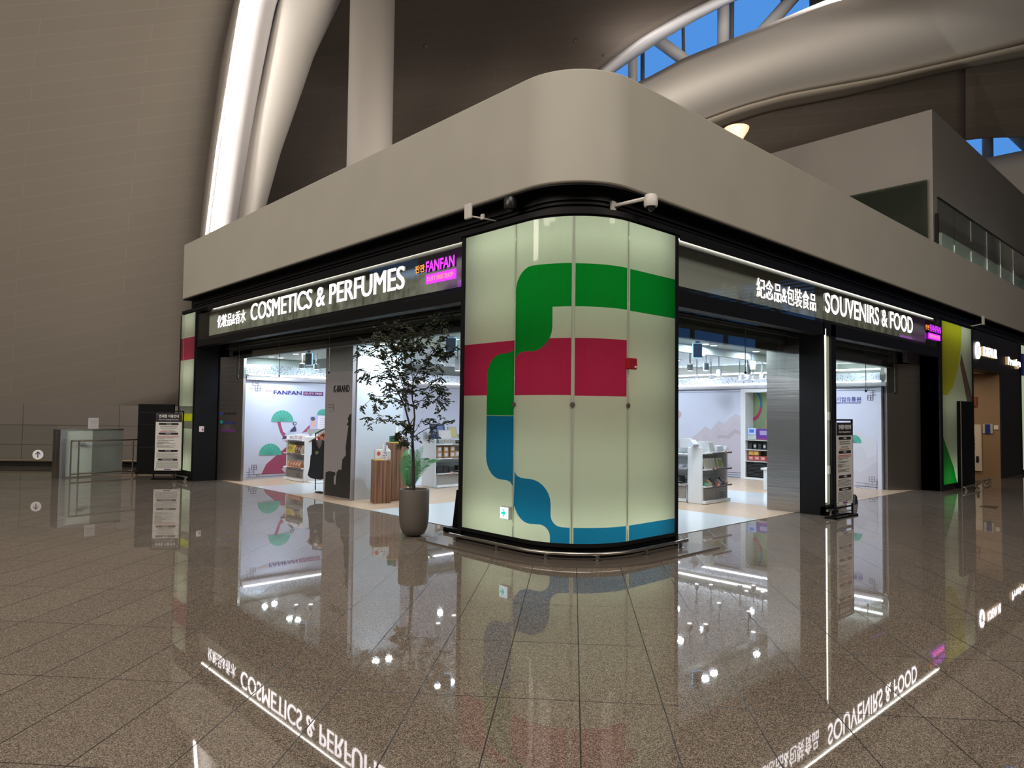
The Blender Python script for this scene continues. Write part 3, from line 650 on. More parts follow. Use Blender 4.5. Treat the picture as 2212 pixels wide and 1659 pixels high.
# stickers on left steel panel
d = (Vector((6.03,14.80,0))-Vector((5.72,15.46,0))).normalized()
O_ = Vector((5.72,15.46,0))+Vector((d.y*.003,-d.x*.003,0))
t = thing('logo_sticker','three small printed logos on the left steel door panel','sticker',O_+Vector((0,0,1.2)))
nrm = Vector((d.y,-d.x,0))
def LP(s,z): return O_+d*s+Vector((0,0,z))+nrm*.002
for z,m1,m2 in ((1.40,mat('ink_blue',(.02,.04,.3),.5),mat('ink_red',(.5,.03,.05),.5)),(1.22,mat('ink_teal',(0,.3,.3),.5),MATS['ink_blue'])):
    mb = MB(); c = LP(.17,z+.02); mb.prism([c+d*(.035*math.cos(a*PI/8))+Vector((0,0,.035*math.sin(a*PI/8))) for a in range(16)],nrm*.002); mb.build('logo_mark',m1,t,world=True)
mb = MB(); text_into(mb,'중소벤처기업부',LP(.23,1.40),d,(0,0,1),.04,.34,.002,.01); mb.build('logo_lettering',mat('ink_black',(.01,.01,.012),.5),t,world=True)
mb = MB(); text_into(mb,'한국중소벤처기업유통원',LP(.23,1.21),d,(0,0,1),.035,.34,.002,.01); mb.build('logo_lettering',MATS['ink_blue'],t,world=True)
MB().prism([LP(.19,1.04),LP(.57,1.04),LP(.57,1.085),LP(.19,1.085)],nrm*.002).build('logo_bar',mat('ink_violet',(.12,.02,.18),.5),t,world=True)
# switch on left jamb, led in middle column
q = onY(435,928,15.38); t = thing('wall_switch','small white switch box on the far left black jamb','switch',(q.x,15.36,1.04)); MB().rbox(q.x-.05,q.x+.04,15.33,15.378,1.03,1.15,.006).build('case',M_white,t,world=True); MB().box(q.x-.01,q.x+.02,15.322,15.33,1.06,1.1).build('key_slot',MATS['ink_red'],t,world=True)
ml = thing('column_lamp','tall vertical lamp recess with bright tube in the middle column','lamp',(11,4.66,.15))
MB().box(10.885,11.125,4.675,4.695,.15,2.9).build('diffuser_panel',mat('pale_acrylic',(.34,.37,.29),.4,0,.10,(.8,.9,.62)),ml,world=True)
MB().tube([(10.925,4.655,.2),(10.925,4.655,2.86)],.018,8).build('lamp_tube',mat('column_tube',(1,1,1),.5,0,5,(1,.93,.85)),ml,world=True)
for z in (.62,1.45): MB().box(11.04,11.09,4.645,4.675,z,z+.13).build('tube_driver',mat('driver_grey',(.35,.35,.33),.5),ml,world=True)

# --- dark portal on the right
pt = MB(); pt.box(18.86,23.35,YR,YR+.3,2.66,3.57); pt.box(21.3,23.35,YR,YR+.03,0,2.66)
struct(pt,'wall_portal',mat('portal_black',(.014,.013,.014),.45,spec=.25))
al = MB(); al.box(21.3,21.5,YR+.03,9,0,2.66); al.box(18.85,21.3,8.8,9,0,2.66)
M_brn = noise_tint(mat('alcove_brown',(.26,.165,.09),.5),.8,.04)
struct(al,'wall_alcove',M_brn); struct(MB().box(18.85,21.5,YR+.3,9,2.66,2.75),'ceiling_alcove',mat('alcove_ceiling',(.5,.44,.36),.6))
area('alcove_light',(19.9,5.8,2.62),(0,0,0),.6,.6,22,(1,.82,.6))
struct(MB().box(18.75,18.87,YR+.3,9,0,2.75),'wall_alcove_side',M_brn)
def xw(px,py,X=21.295): return onX(px,py,X)
c1 = xw(2100,917); c2_ = xw(2122,1018)
t = thing('hydrant_cabinet','tall cream fire hydrant cabinet on the brown alcove wall','cabinet',(21.27,c2_.y,c2_.z))
MB().rbox(21.25,21.298,c2_.y,c1.y+.15,c2_.z,c1.z,.01).build('cabinet_body',mat('cream_metal',(.58,.50,.40),.4),t,world=True)
MB().box(21.245,21.25,c2_.y+.03,c1.y+.13,c2_.z+.34,c1.z-.04).build('cabinet_door',mat('cream_door',(.62,.54,.43),.4),t,world=True)
mb = MB()
for i,ch in enumerate('소화전함'[:4]): text_into(mb,ch,(21.243,c2_.y+.22,1.02-i*.11),(0,-1,0),(0,0,1),.07,None,.002,.02)
mb.build('cabinet_lettering',MATS['ink_black'],t,world=True)
q = xw(2113,992); MB().box(21.238,21.245,q.y-.03,q.y+.03,q.z-.08,q.z+.08).build('lock',MATS['ink_black'],t,world=True)
q = xw(2134,925); t = thing('notice_board','small blue notice in a grey holder on the brown alcove wall','notice',(21.29,q.y,q.z-.1)); MB().box(21.27,21.298,q.y-.11,q.y+.11,q.z-.13,q.z+.11).build('holder',mat('holder_grey',(.45,.42,.38),.4),t,world=True); MB().box(21.262,21.27,q.y-.055,q.y+.055,q.z-.14,q.z+.1).build('notice_sheet',mat('notice_blue',(.01,.03,.2),.4),t,world=True)
q = xw(2152,923); tag(MB().rbox(21.27,21.298,q.y-.05,q.y+.05,q.z-.06,q.z+.05,.006).build('thermostat',mat('thermo_cream',(.7,.65,.55),.4)),'small white thermostat right of the blue notice','thermostat')
q = xw(2106,868); tag(MB().rbox(21.26,21.298,q.y-.05,q.y+.07,q.z-.13,q.z+.13,.006).build('fire_bell_box',mat('bell_red',(.20,.03,.02),.4)),'narrow dark red alarm box high on the alcove wall','alarm box')
for lab,s_,x0_,x1_,h_,z_ in (('round emblem and glowing lettering over the dark doorway','ⓄKOREAN AIR',19.05,20.72,.30,2.98),('smaller glowing lettering at right end of the dark portal','Prestige',21.8,23.15,.24,2.92)):
    t = thing('shop_sign',lab,'shop sign',((x0_+x1_)/2,YR,z_))
    if s_[0]=='Ⓞ':
        mb = MB(); c = Vector((19.22,YR-.03,3.10))
        for k in range(28):
            a0,a1 = 2*PI*k/28+.0,2*PI*(k+1)/28; 
            if k==2: continue
            q = lambda r_,a: c+Vector((r_*math.cos(a)*.17,0,r_*math.sin(a)*.2)); mb.prism([q(1,a0),q(1,a1),q(.72,a1),q(.72,a0)],(0,.03,0))
        mb.build('emblem',[M_letter],t,world=True)
        mb = MB(); text_into(mb,s_[1:],(19.5,YR,3.0),(1,0,0),(0,0,1),.21,x1_-19.5,.06,.03,1); mb.build('lettering',[M_letter,mat('brass_side',(.5,.35,.15),.4,0,.3,(1,.7,.35))],t,world=True)
    else:
        mb = MB(); text_into(mb,s_,(x0_,YR,z_),(1,0,0),(0,0,1),h_*.8,x1_-x0_,.06,.03,1); mb.build('lettering',[M_letter,MATS['brass_side']],t,world=True)
t = thing('edge_light_column','sliver of a pale backlit column at the right picture edge','light column',(24,YR,0))
MB().box(23.42,25.5,YR,YR+.05,.12,3.55).build('light_panel',mat('edge_panel',(.5,.58,.45),.3,0,.38,(.75,.9,.62)),t,world=True); MB().box(23.36,23.42,YR-.02,YR+.3,0,3.57).build('frame',M_black,t,world=True)
MB().box(23.42,25.5,YR-.06,YR-.0,2.7,3.3).build('screen',mat('navy_screen',(.005,.01,.05),.2,0,.06,(.05,.1,.6)),t,world=True)
struct(MB().box(25.5,44,YR+.1,YR+.3,0,3.57),'wall_front',M_black)
# floor hatch
q = [onZ(*p,0.004) for p in ((2116,1094),(2124,1091),(2157,1094),(2152,1098))]
tag(MB().prism([(p.x,p.y,.001) for p in q],(0,0,.004)).build('floor_outlet',mat('hatch_dark',(.05,.05,.055),.2,.8)),'small dark metal outlet cover set in the floor, right','floor outlet')

# ------------------------------------------------------------------ left side of the hall
M_brw = noise_tint(mat('brown_wall_panel',(.16,.14,.125),.45),.7,.06)
def AZ(px,py,z=0): return onZ(px,py,z)
wl = MB(); pA = at(-900,1000,17.6); pB = at(520,1000,18.4); d = Vector((pB.x-pA.x,pB.y-pA.y,0)); nn = Vector((-d.y,d.x,0)).normalized()
if nn.dot(FH)<0: nn = -nn
wl.prism([(pA.x,pA.y,0),(pB.x,pB.y,0),(pB.x,pB.y,1.58),(pA.x,pA.y,1.58)],nn*.3); struct(wl,'wall_low',M_brw)
jm = MB(); dd = d.normalized()
for z in (.55,1.05): jm.prism([Vector((pA.x,pA.y,z)),Vector((pB.x,pB.y,z)),Vector((pB.x,pB.y,z+.012)),Vector((pA.x,pA.y,z+.012))],-nn*.004)
for k in range(12):
    q = pA+dd*(k*2.4+.9); q.z = 0; jm.prism([q,q+dd*.012,q+dd*.012+Vector((0,0,1.58)),q+Vector((0,0,1.58))],-nn*.004)
struct(jm,'trim_7',mat('wall_joint',(.06,.05,.045),.6))
st = MB(); st.prism([Vector((pA.x,pA.y,.02)),Vector((pB.x,pB.y,.02)),Vector((pB.x,pB.y,.13)),Vector((pA.x,pA.y,.13))],-nn*.05); struct(st,'baseboard_far',M_blackm)
t = thing('wall_rail','low brass-coloured rail along the far brown wall','wall rail',(pB.x,pB.y,0))
off = -nn*.16
MB().tube([Vector((pA.x,pA.y,.17))+off,Vector((pB.x,pB.y,.17))+off],.022,8).build('rail',mat('brass_rail',(.25,.20,.13),.5,.6),t,world=True,smooth='auto')
for k in range(4,14,2): q = pA+dd*(k*2.05)+off; MB().tube([(q.x,q.y,0),(q.x,q.y,.16)],.015,6).build('bracket',M_rail,t,world=True)
# glass gate with steel post, handrail, paper
a = AZ(127,1034); b2 = AZ(264,1026); dg = (b2-a).normalized(); ng = Vector((-dg.y,dg.x,0)); ng = ng if ng.dot(FH)>0 else -ng
UZ = Vector((0,0,1)); Lg = (b2-a).length
t = thing('glass_gate','waist-high glass gate with steel end post, far left of shop','gate',a)
def GP(s,z,o=0): return a+dg*s+UZ*z+ng*o
def gbox(mb,s0,s1,z0,z1,o0,o1,mi=0): return mb.prism([GP(s0,z0,o0),GP(s1,z0,o0),GP(s1,z1,o0),GP(s0,z1,o0)],ng*(o1-o0),mi)
gbox(MB(),0,.12,0,1.04,0,.4).build('end_post',M_steel,t,world=True)
gbox(MB(),.12,Lg*.50,.03,1.03,.02,.04).build('frosted_panel',mat('frosted_glass',(.55,.64,.60),.25),t,world=True)
gbox(MB(),Lg*.50,Lg,.03,1.03,.02,.04).build('glass_panel',mat('grey_glass',(.22,.25,.24),.12),t,world=True)
gbox(MB(),.12,Lg,1.03,1.05,.0,.06).build('top_cap',M_rail,t,world=True)
gbox(MB(),.35,.47,.70,.75,-.03,.02).build('latch',M_rail,t,world=True)
t = thing('paper_notice','white paper notice standing on top of the glass gate','notice',GP(.6,1.05))
gbox(MB(),.54,.75,1.05,1.29,.01,.016).build('sheet',mat('paper_white',(.66,.64,.68),.7),t,world=True)
for i in range(5): gbox(MB(),.57,.72,1.10+i*.035,1.105+i*.035,.008,.0099).build('printed_line',mat('print_grey',(.35,.35,.38),.7),t,world=True)
t = thing('handrail','slim steel handrail in front of the glass gate','handrail',GP(.2,0,-.15))
MB().tube([GP(.15,.80,-.18),GP(1.75,.80,-.10)],.02,8).build('top_rail',M_rail,t,world=True,smooth='auto'); MB().tube([GP(.15,.10,-.18),GP(1.75,.10,-.10)],.02,8).build('bottom_rail',M_rail,t,world=True,smooth='auto')
for s in (.15,.30,1.42): MB().tube([GP(s,0,-.18),GP(s,.8,-.18)],.016,8).build('post',M_rail,t,world=True,smooth='auto')
gl = AZ(-160,1040); gr_ = AZ(118,1037)
t = thing('glass_partition','clear glass partition with round arrow sticker at the left edge','glass partition',gr_)
dq = (gr_-gl).normalized(); nq = Vector((-dq.y,dq.x,0)); nq = nq if nq.dot(FH)>0 else -nq
MB().prism([gl,gr_,gr_+UZ*1.15,gl+UZ*1.15],nq*.012).build('glass_pane',M_glass,t,world=True)
c = at(82,982,(AZ(82,1038)).dot(FH)); tq = thing('arrow_sticker','round white sticker with dark arrow pointing up, left edge','sticker',c-nq*.01)
MB().prism([c-nq*.004+dq*(.10*math.cos(k*PI/12))+UZ*(.10*math.sin(k*PI/12)) for k in range(24)],nq*.003).build('disc',mat('sticker_white',(.75,.74,.78),.5),tq,world=True)
mb = MB()
for pts in ([(-.009,-.06),(.009,-.06),(.009,.06),(-.009,.06)],[(-.05,.01),(-.038,0),(0,.045),(0,.07)],[(.05,.01),(0,.07),(0,.045),(.038,0)]): mb.prism([c-nq*.006+dq*x+UZ*z for x,z in pts],nq*.0015)
mb.build('arrow',mat('ink_navy',(.02,.02,.10),.5),tq,world=True)
# black board on castors
a = AZ(294,1027); b2 = AZ(371,1027); a.z = b2.z = 0
t = thing('black_board','tall black display board on castors behind the information stand','display board',a)
v = (b2-a); nb = Vector((-v.y,v.x,0)).normalized()*.08; nb = nb if nb.dot(FH)>0 else -nb
MB().prism([a+UZ*.07,b2+UZ*.07,b2+UZ*1.61,a+UZ*1.61],nb).build('board',M_blackm,t,world=True)
for z in (.62,1.15,1.42): MB().prism([a+v*.06+UZ*z-nb*.03,b2-v*.06+UZ*z-nb*.03,b2-v*.06+UZ*(z+.012)-nb*.03,a+v*.06+UZ*(z+.012)-nb*.03],nb*.02).build('seam',mat('soft_black',(.015,.015,.016),.3),t,world=True)
MB().prism([a-v*.04+UZ*.03,b2+v*.04+UZ*.03,b2+v*.04+UZ*.07,a-v*.04+UZ*.07],nb*2).build('base_rail',M_blackm,t,world=True)
for q in (a,b2): MB().ball(q+UZ*.025+nb*.5,.025).build('castor',mat('castor_chrome',(.5,.5,.5),.2,1),t,world=True)

# information stand, local frame: board faces -y
def info_stand(label, loc, rz, w=.62):
    t = thing('information_stand',label,'information stand',loc,rz)
    H = 1.47; h = w/2
    f = MB()
    for s in (-h,h): f.box(s-.012,s+.012,-.012,.012,0,H)
    f.box(-h,h,-.012,.012,H-.024,H); f.box(-h,h,-.012,.012,.15,.17); f.build('frame',M_blackm,t)
    f = MB()
    for x0,x1,y0,y1 in ((-h-.04,h+.14,-.03,0),(-h-.04,h+.14,.11,.14),(-h-.04,-h-.01,-.03,.14),(h+.11,h+.14,-.03,.14)): f.box(x0,x1,y0,y1,0.0,.025)
    f.build('base',M_blackm,t)
    MB().box(-h+.02,h-.02,-.02,-.014,.20,H-.05).build('board',mat('board_white',(.62,.62,.60),.5),t)
    MB().box(-h+.02,h-.02,-.0235,-.02,H-.24,H-.05).build('header',mat('header_dark',(.018,.014,.022),.4),t)
    r,u = (1,0,0),(0,0,1); Mw = mat('print_white',(.75,.75,.75),.6); Mk = MATS['ink_black']; Mr = mat('print_red',(.45,.03,.03),.6)
    mb = MB(); text_into(mb,'면세점 이용안내',(0,-.024,H-.145),r,u,.052,w*.70,.002,.02,center=True); text_into(mb,'Duty Free Shopping Information',(0,-.024,H-.20),r,u,.022,w*.70,.002,0,center=True); mb.build('header_lettering',Mw,t)
    pills = [(1.185,'구매 한도'),(.98,'면세 한도'),(.615,'교환 환불'),(.43,'Exchanges Refunds')]
    for z,s in pills:
        x = w*.36; q = [(-x,-.0235,z),(-x+.018,-.0235,z-.022),(x-.018,-.0235,z-.022),(x,-.0235,z),(x-.018,-.0235,z+.022),(-x+.018,-.0235,z+.022)]
        p_ = MB().prism(q,(0,.003,0)).build('heading_pill',MATS['header_dark'],t)
        mb = MB(); text_into(mb,s,(0,-.0245,z-.010),r,u,.020,None,.001,.01,center=True); m_ = mb.build('pill_lettering',Mw,t); 
        m_.parent = p_
    rnd = random.Random(3)
    def row(z,x0,x1,hh,mb):
        x = x0
        while x<x1-.012:
            q = min(x1,x+rnd.uniform(.018,.05)); mb.box(x,q-.005,-.0225,-.02,z,z+hh); x = q
    x = w*.40; Mkk = mat('print_dark',(.10,.10,.10),.6)
    def block(rows,hh,red=False):
        m_ = MB()
        for z,a_,e in rows: row(z,a_*x,e*x,hh,m_)
        m_.build('print_block',Mr if red else Mkk,t)
    block([(1.125,-.75,.75),(1.095,-.75,.75)],.012); block([(1.05,-.55,.55),(1.018,0,.7)],.012); block([(1.018,-.75,-.05)],.012,True)
    block([(.925,-1,1),(.905,-1,.9)],.008,True); block([(.885,-1,.5),(.865,-1,-.3)],.008)
    block([(.835,-1,.6),(.82,-.9,0)],.007); block([(.795,-1,.2),(.78,-1,-.3),(.765,-1,.7),(.75,-1,-.4)],.007); block([(.72,-1,.7),(.703,-1,.2),(.686,-1,.6)],.007)
    block([(.565-i*.018,-1,.95 if i%3 else .6) for i in range(6)],.006); block([(.385-i*.017,-1,.97) for i in range(9)],.006)
    MB().box(-.07,.07,-.0235,-.02,.215,.235).build('logo_bar',MATS['ink_violet'],t)
    c = MB()
    for sx in (-h+.045,h-.045):
        for z in (.23,H-.08): c.box(sx-.009,sx+.009,-.028,-.0236,z-.009,z+.009)
    c.build('corner_bolt',M_rail,t)
    return t
A_ = AZ(331,1036.5); B_ = AZ(392,1036.5); cL = (A_+B_)/2; ang = math.atan2(B_.y-A_.y,B_.x-A_.x)
info_stand('white information stand in black frame left of the shop',(cL.x,cL.y,0),ang,(B_-A_).length)
info_stand('white information stand in black frame before the middle column',tuple(onZ(1823,1118)),-.02,.60)
# low black sign half hidden behind corner column
t = thing('low_price_board','low black board peeking out behind left side of corner column','display board',(5.62,6.8,0))
MB().prism([(5.60,7.08,.06),(5.60,6.6,.06),(5.66,6.6,.52),(5.66,7.08,.52)],(.03,0,0)).build('board',M_blackm,t,world=True)
MB().box(5.5,5.85,6.6,7.14,0.005,.06).build('base',M_blackm,t,world=True)
for i in range(4):
    z = .14+i*.085; MB().prism([(5.600+z*.13-.006,7.04,z),(5.600+z*.13-.006,6.66,z),(5.605+z*.13,6.66,z+.05),(5.605+z*.13,7.04,z+.05)],(.002,0,0)).build('printed_panel',mat('board_print',(.06,.055,.06),.4),t,world=True)

# ------------------------------------------------------------------ shop shell
M_wood = noise_tint(mat('pale_wood_floor',(.58,.44,.32),.25),3,.06,(1,8,1)); M_tile = mat('white_floor_tile',(.72,.80,.86),.12)
fs_ = MB(); fs_.box(5.8,16.3,5.1,15.2,-.02,.004); struct(fs_,'floor_shop',M_wood)
ft = MB()
for x0,x1,y0,y1 in ((5.8,9.65,5.1,9.35),(11.2,13.0,5.6,9.35),(5.8,9.65,11.9,13.6),(11.2,13.0,10.9,13.6)): ft.box(x0,x1,y0,y1,.0,.007)
struct(ft,'floor_tiles',M_tile)
M_mural = mat('mural_lilac',(.62,.65,.79),.5); M_cl = mat('shop_ceiling_white',(.72,.78,.75),.6)
M_foil = mat('foil_ceiling',(.78,.84,.90),.22,1); n,l = nt(M_foil); b = n['Principled BSDF']; g = n.new('ShaderNodeNewGeometry'); v_ = n.new('ShaderNodeTexVoronoi'); v_.inputs['Scale'].default_value = 9
bp = n.new('ShaderNodeBump'); bp.inputs['Strength'].default_value = 1; bp.inputs['Distance'].default_value = .05; l.new(g.outputs['Position'],v_.inputs['Vector']); l.new(v_.outputs['Distance'],bp.inputs['Height']); l.new(bp.outputs[0],b.inputs['Normal'])
M_mesh = mat('mesh_metal',(.25,.27,.30),.35,.8); n,l = nt(M_mesh); b = n['Principled BSDF']; g = n.new('ShaderNodeNewGeometry'); v_ = n.new('ShaderNodeTexVoronoi'); v_.inputs['Scale'].default_value = 26; v_.inputs['Randomness'].default_value = .75
r_ = n.new('ShaderNodeValToRGB'); r_.color_ramp.elements[0].position = .2; r_.color_ramp.elements[0].color = (.14,.16,.19,1); r_.color_ramp.elements[1].position = .42; r_.color_ramp.elements[1].color = (.6,.65,.72,1)
l.new(g.outputs['Position'],v_.inputs['Vector']); l.new(v_.outputs['Distance'],r_.inputs[0]); l.new(r_.outputs[0],b.inputs['Base Color'])
struct(MB().box(6.2,16.3,15.1,15.3,0,2.16),'wall_mural_left',M_mural)
struct(MB().box(6.2,16.3,15.25,15.3,2.16,2.8),'wall_left_upper',M_cl)
mw = MB(); mw.box(15.7,15.9,5.53,6.62,0,2.16); mw.box(15.7,15.9,8.72,15.1,0,2.16); struct(mw,'wall_mural_right',M_mural)
struct(MB().box(15.9,16.3,5.4,15.2,0,2.8),'wall_right_upper',M_cl)
tv = MB(); tv.box(6.2,15.7,15.04,15.1,2.16,2.24); tv.box(15.62,15.7,5.4,15.1,2.16,2.24); struct(tv,'trim_8',mat('valance_grey',(.42,.42,.46),.5))
tv = MB(); tv.box(6.25,15.6,15.02,15.05,2.255,2.28); tv.box(15.60,15.63,5.5,15.0,2.245,2.27); tag(tv.build('wall_led_line',M_ledw),'bright white light line running along top of the mural walls','light strip')
tv = MB(); tv.box(6.2,15.7,15.12,15.16,2.28,2.5); tv.box(15.72,15.76,5.55,15.1,2.27,2.45); tag(tv.build('mesh_panel',M_mesh),'perforated silver mesh band above the mural walls','mesh panel')
tv = MB(); tv.box(15.55,15.6,5.5,15,2.50,2.53); tag(tv.build('cove_led_line',M_ledw),'second bright light line just under the foil ceiling','light strip')
yb = onZ(1462,740,2.66).y
ce = MB(); ce.box(5.95,16,5.4,yb,2.66,2.75); ce.box(5.95,7.6,yb,15.2,2.66,2.75); ce.box(7.6,16.2,yb,yb+.08,onY(1462,758,yb).z,2.75); struct(ce,'ceiling_shop',M_cl)
struct(MB().box(7.6,16.2,yb+.08,15.2,2.72,2.75),'ceiling_foil',M_foil)
# white column and printed board in the left opening
tag(MB().box(6.25,7.19,10.55,11.50,0,2.66).build('white_column',mat('column_white',(.62,.68,.74),.6)),'square white clad column standing behind the printed grey board','column')
kb = thing('printed_board','tall grey K-BRAND board with dark rock silhouette on white column','display board',(6.2,11,0))
MB().box(6.17,6.24,10.57,11.50,.01,2.62).build('board',mat('board_grey',(.30,.28,.30),.5),kb,world=True)
c3 = lambda x,y: (680+x/3.191,660+y/3.19)
def onk(x,y): q = onX(*c3(x,y),6.168); q.y = min(11.49,max(10.58,q.y)); q.z = max(.02,q.z); return q
sil = [(65,1305),(75,1150),(100,1140),(140,1150),(142,1165),(130,1180),(130,1230),(142,1235),(150,1150),(165,1130),(183,1133),(190,1060),(215,1030),(212,980),(222,900),(232,830),(218,820),(232,800),(226,780),(240,750),(268,745),(262,1000),(250,1335)]
MB().prism([onk(*p) for p in sil],(.002,0,0)).build('rock_silhouette',mat('silhouette_dark',(.022,.022,.02),.5),kb,world=True)
mb = MB(); q = onk(130,597); q2 = onk(240,597); text_into(mb,'K-BRAND',q,(0,-1,0),(0,0,1),.115,abs(q.y-q2.y),.003,.025); mb.build('lettering',MATS['ink_black'],kb,world=True)
mb = MB()
for (x0,y0,x1,y1) in ((92,683,128,684),(92,700,122,701),(128,683,129,720),(105,728,128,729),(248,408,275,409),(262,408,263,430)): a_ = onk(x0,y0); b_ = onk(x1,y1); mb.box(6.166,6.169,min(a_.y,b_.y)-.004,max(a_.y,b_.y)+.004,min(a_.z,b_.z)-.004,max(a_.z,b_.z)+.004)
mb.build('line_pattern',mat('line_grey',(.16,.14,.15),.5),kb,world=True)
q = onZ(691,1065); tag(MB().box(q.x-.05,q.x+.05,q.y-.12,q.y+.1,.008,.025).build('black_foot_plate',M_blackm),'thin black foot plate on the floor left of the printed board','foot plate')

# murals
c2 = lambda x,y: (420+x/4.878,720+y/4.879)
YM = 15.096
def my(x,y,o=0): q = onY(*c2(x,y),YM-o); return q
def flatpoly(pts, dirv, mname, parent, name, fn): return MB().prism([fn(*p) for p in pts],dirv).build(name,mname,parent,world=True)
M_fan = mat('fan_green',(.10,.46,.36),.5); M_fanl = mat('fan_line',(.04,.22,.2),.5); M_trk = mat('trunk_plum',(.36,.07,.14),.5); M_navy = mat('mural_navy',(.05,.05,.12),.5); M_lat = mat('lattice_line',(.10,.10,.14),.6)
ml_ = thing('wall_graphic','pine, bird and fan graphic with FANFAN lettering on left mural wall','wall graphic',(7,15.09,0))
dy = (0,-.003,0)
flatpoly([(705,1487),(755,1380),(870,1280),(990,1180),(940,1105),(905,1040),(872,935),(905,932),(932,1035),(968,1062),(1010,1110),(1040,1180),(1040,1330),(1000,1355),(915,1430),(960,1475)],dy,M_trk,ml_,'pine_trunk',my)
flatpoly([(1130,1050),(1218,960),(1300,900),(1300,925),(1180,1040)],dy,M_trk,ml_,'pine_branch',my)
flatpoly([(1395,870),(1320,880),(1290,905),(1330,905),(1400,890)],dy,M_trk,ml_,'pine_branch',my)
def fan(cx,cy,r,parent,fn,vec,full=180,a0=0):
    pts = [fn(cx+r*math.cos(math.radians(a0+full*k/16)),cy-r*1.02*math.sin(math.radians(a0+full*k/16))) for k in range(17)]
    if full<180: pts.append(fn(cx,cy))
    f_ = MB().prism(pts,vec).build('fan_shape',M_fan,parent,world=True)
    mb = MB(); V = Vector(vec)
    for k in range(1,9):
        a = math.radians(a0+full*k/9); p = fn(cx+r*.12*math.cos(a),cy-r*.12*math.sin(a))+V; q = fn(cx+r*.97*math.cos(a),cy-r*.97*math.sin(a))+V
        d_ = (q-p).normalized().cross(V.normalized())*.003; mb.prism([p-d_,p+d_,q+d_,q-d_],V*.5)
    o = mb.build('fan_rib',M_fanl,parent,world=True); o.parent = f_
fan(925,930,117,ml_,my,(0,-.006,0)); fan(799,1283,119,ml_,my,(0,-.006,0)); fan(1355,862,62,ml_,my,(0,-.006,0))
flatpoly([(1008,1022),(1057,975),(1072,1005),(1072,1032),(1010,1040)],(0,-.006,0),M_navy,ml_,'bird_wing',my)
flatpoly([(945,1075),(1008,1022),(1010,1060),(975,1088)],(0,-.006,0),mat('bird_pale',(.5,.55,.7),.5),ml_,'bird_body',my)
flatpoly([(922,1110),(948,1078),(972,1085),(950,1112)],(0,-.007,0),M_navy,ml_,'bird_tail',my)
for r_i,m_,o_ in ((20,M_navy,.006),(12,M_white,.008),(5,M_navy,.010)): flatpoly([(1057+r_i*math.cos(k*PI/8),950+r_i*math.sin(k*PI/8)) for k in range(16)],(0,-o_,0),m_,ml_,'bird_head',my)
mb = MB(); q = my(833,641); text_into(mb,'FANFAN',q,(1,0,0),(0,0,1),.085,.67,.004,.02); mb.build('lettering',mat('ink_indigo',(.03,.015,.18),.5),ml_,world=True)
mb = MB(); q = my(752,615); text_into(mb,'판판',q,(1,0,0),(0,0,1),.04,.15,.004,.0); mb.build('korean_lettering',mat('ink_coral',(.75,.35,.3),.5),ml_,world=True)
q = my(1147,654); MB().box(q.x,q.x+.50,YM-.004,YM,q.z,q.z+.09).build('name_bar',mat('bar_violet',(.07,.03,.22),.5),ml_,world=True)
mb = MB(); text_into(mb,'DUTY FREE',(q.x+.03,YM-.0045,q.z+.022),(1,0,0),(0,0,1),.045,.44,.003,.03); mb.build('bar_lettering',mat('ink_peach',(.9,.45,.4),.5),ml_,world=True)
def lattice(fn, segs, parent, vec):
    mb = MB(); V = Vector(vec)
    for x0,y0,x1,y1 in segs:
        p,q = fn(x0,y0),fn(x1,y1); d_ = (q-p).normalized().cross(V.normalized())*.004; mb.prism([p-d_,p+d_,q+d_,q-d_],V)
    return mb.build('lattice_pattern',M_lat,parent,world=True)
lattice(my,[(588,478,1405,512),(588,505,1405,530),(640,480,640,512),(697,485,697,508),(722,485,722,508),(615,505,615,560),(640,528,672,528),(672,510,672,560),(615,548,694,552),(590,580,615,580),(640,552,640,605),(694,555,694,608),(640,580,694,580),(640,606,694,608),(667,553,667,607),
  (600,1390,655,1388),(600,1390,600,1440),(655,1388,655,1438),(628,1388,628,1440),(600,1415,655,1414),(575,1415,575,1465),(575,1440,655,1438),(545,1465,625,1462),(625,1440,625,1490),(545,1492,1000,1468),(655,1490,655,1515),(678,1490,678,1512),(575,1465,575,1518),(545,1520,960,1497)],ml_,(0,-.003,0))
cr2 = lambda x,y: (1440+x/4.484,760+y/4.484)
z8 = lambda x,y: (1455+x/8.733,890+y/8.733)
XM = 15.696
def mx_(x,y): return onX(*z8(x,y),XM)
mr_ = thing('wall_graphic','pale mountain range and round sun graphic on right mural wall','wall graphic',(15.69,9.5,0))
sh_ = [[(60,520),(300,520),(480,380),(595,265),(700,340),(780,240),(860,165),(920,200),(975,220),(1060,110),(1165,35),(1230,60),(1268,95),(1268,1140),(60,1140)],
       [(540,480),(595,390),(680,500),(760,400),(840,305),(930,350),(1010,365),(1100,230),(1165,160),(1230,190),(1268,225),(1268,1140),(540,1140)],
       [(815,480),(860,430),(1010,445),(1100,360),(1155,320),(1268,370),(1268,440),(1170,395),(1060,505),(900,490),(845,510)]]
for i,(s_,m_) in enumerate(zip(sh_,(mat('mount_a',(.55,.51,.58),.5),mat('mount_b',(.52,.48,.55),.5),mat('mount_c',(.43,.39,.43),.5)))): MB().prism([mx_(*p)+Vector((-.0015*i,0,0)) for p in s_],(-.0012,0,0)).build('mountain_shape',m_,mr_,world=True)
MB().prism([mx_(55+95*math.cos(k*PI/12),45+88*math.sin(k*PI/12)) for k in range(24)],(-.003,0,0)).build('sun_disc',mat('mount_sun',(.50,.38,.44),.5),mr_,world=True)
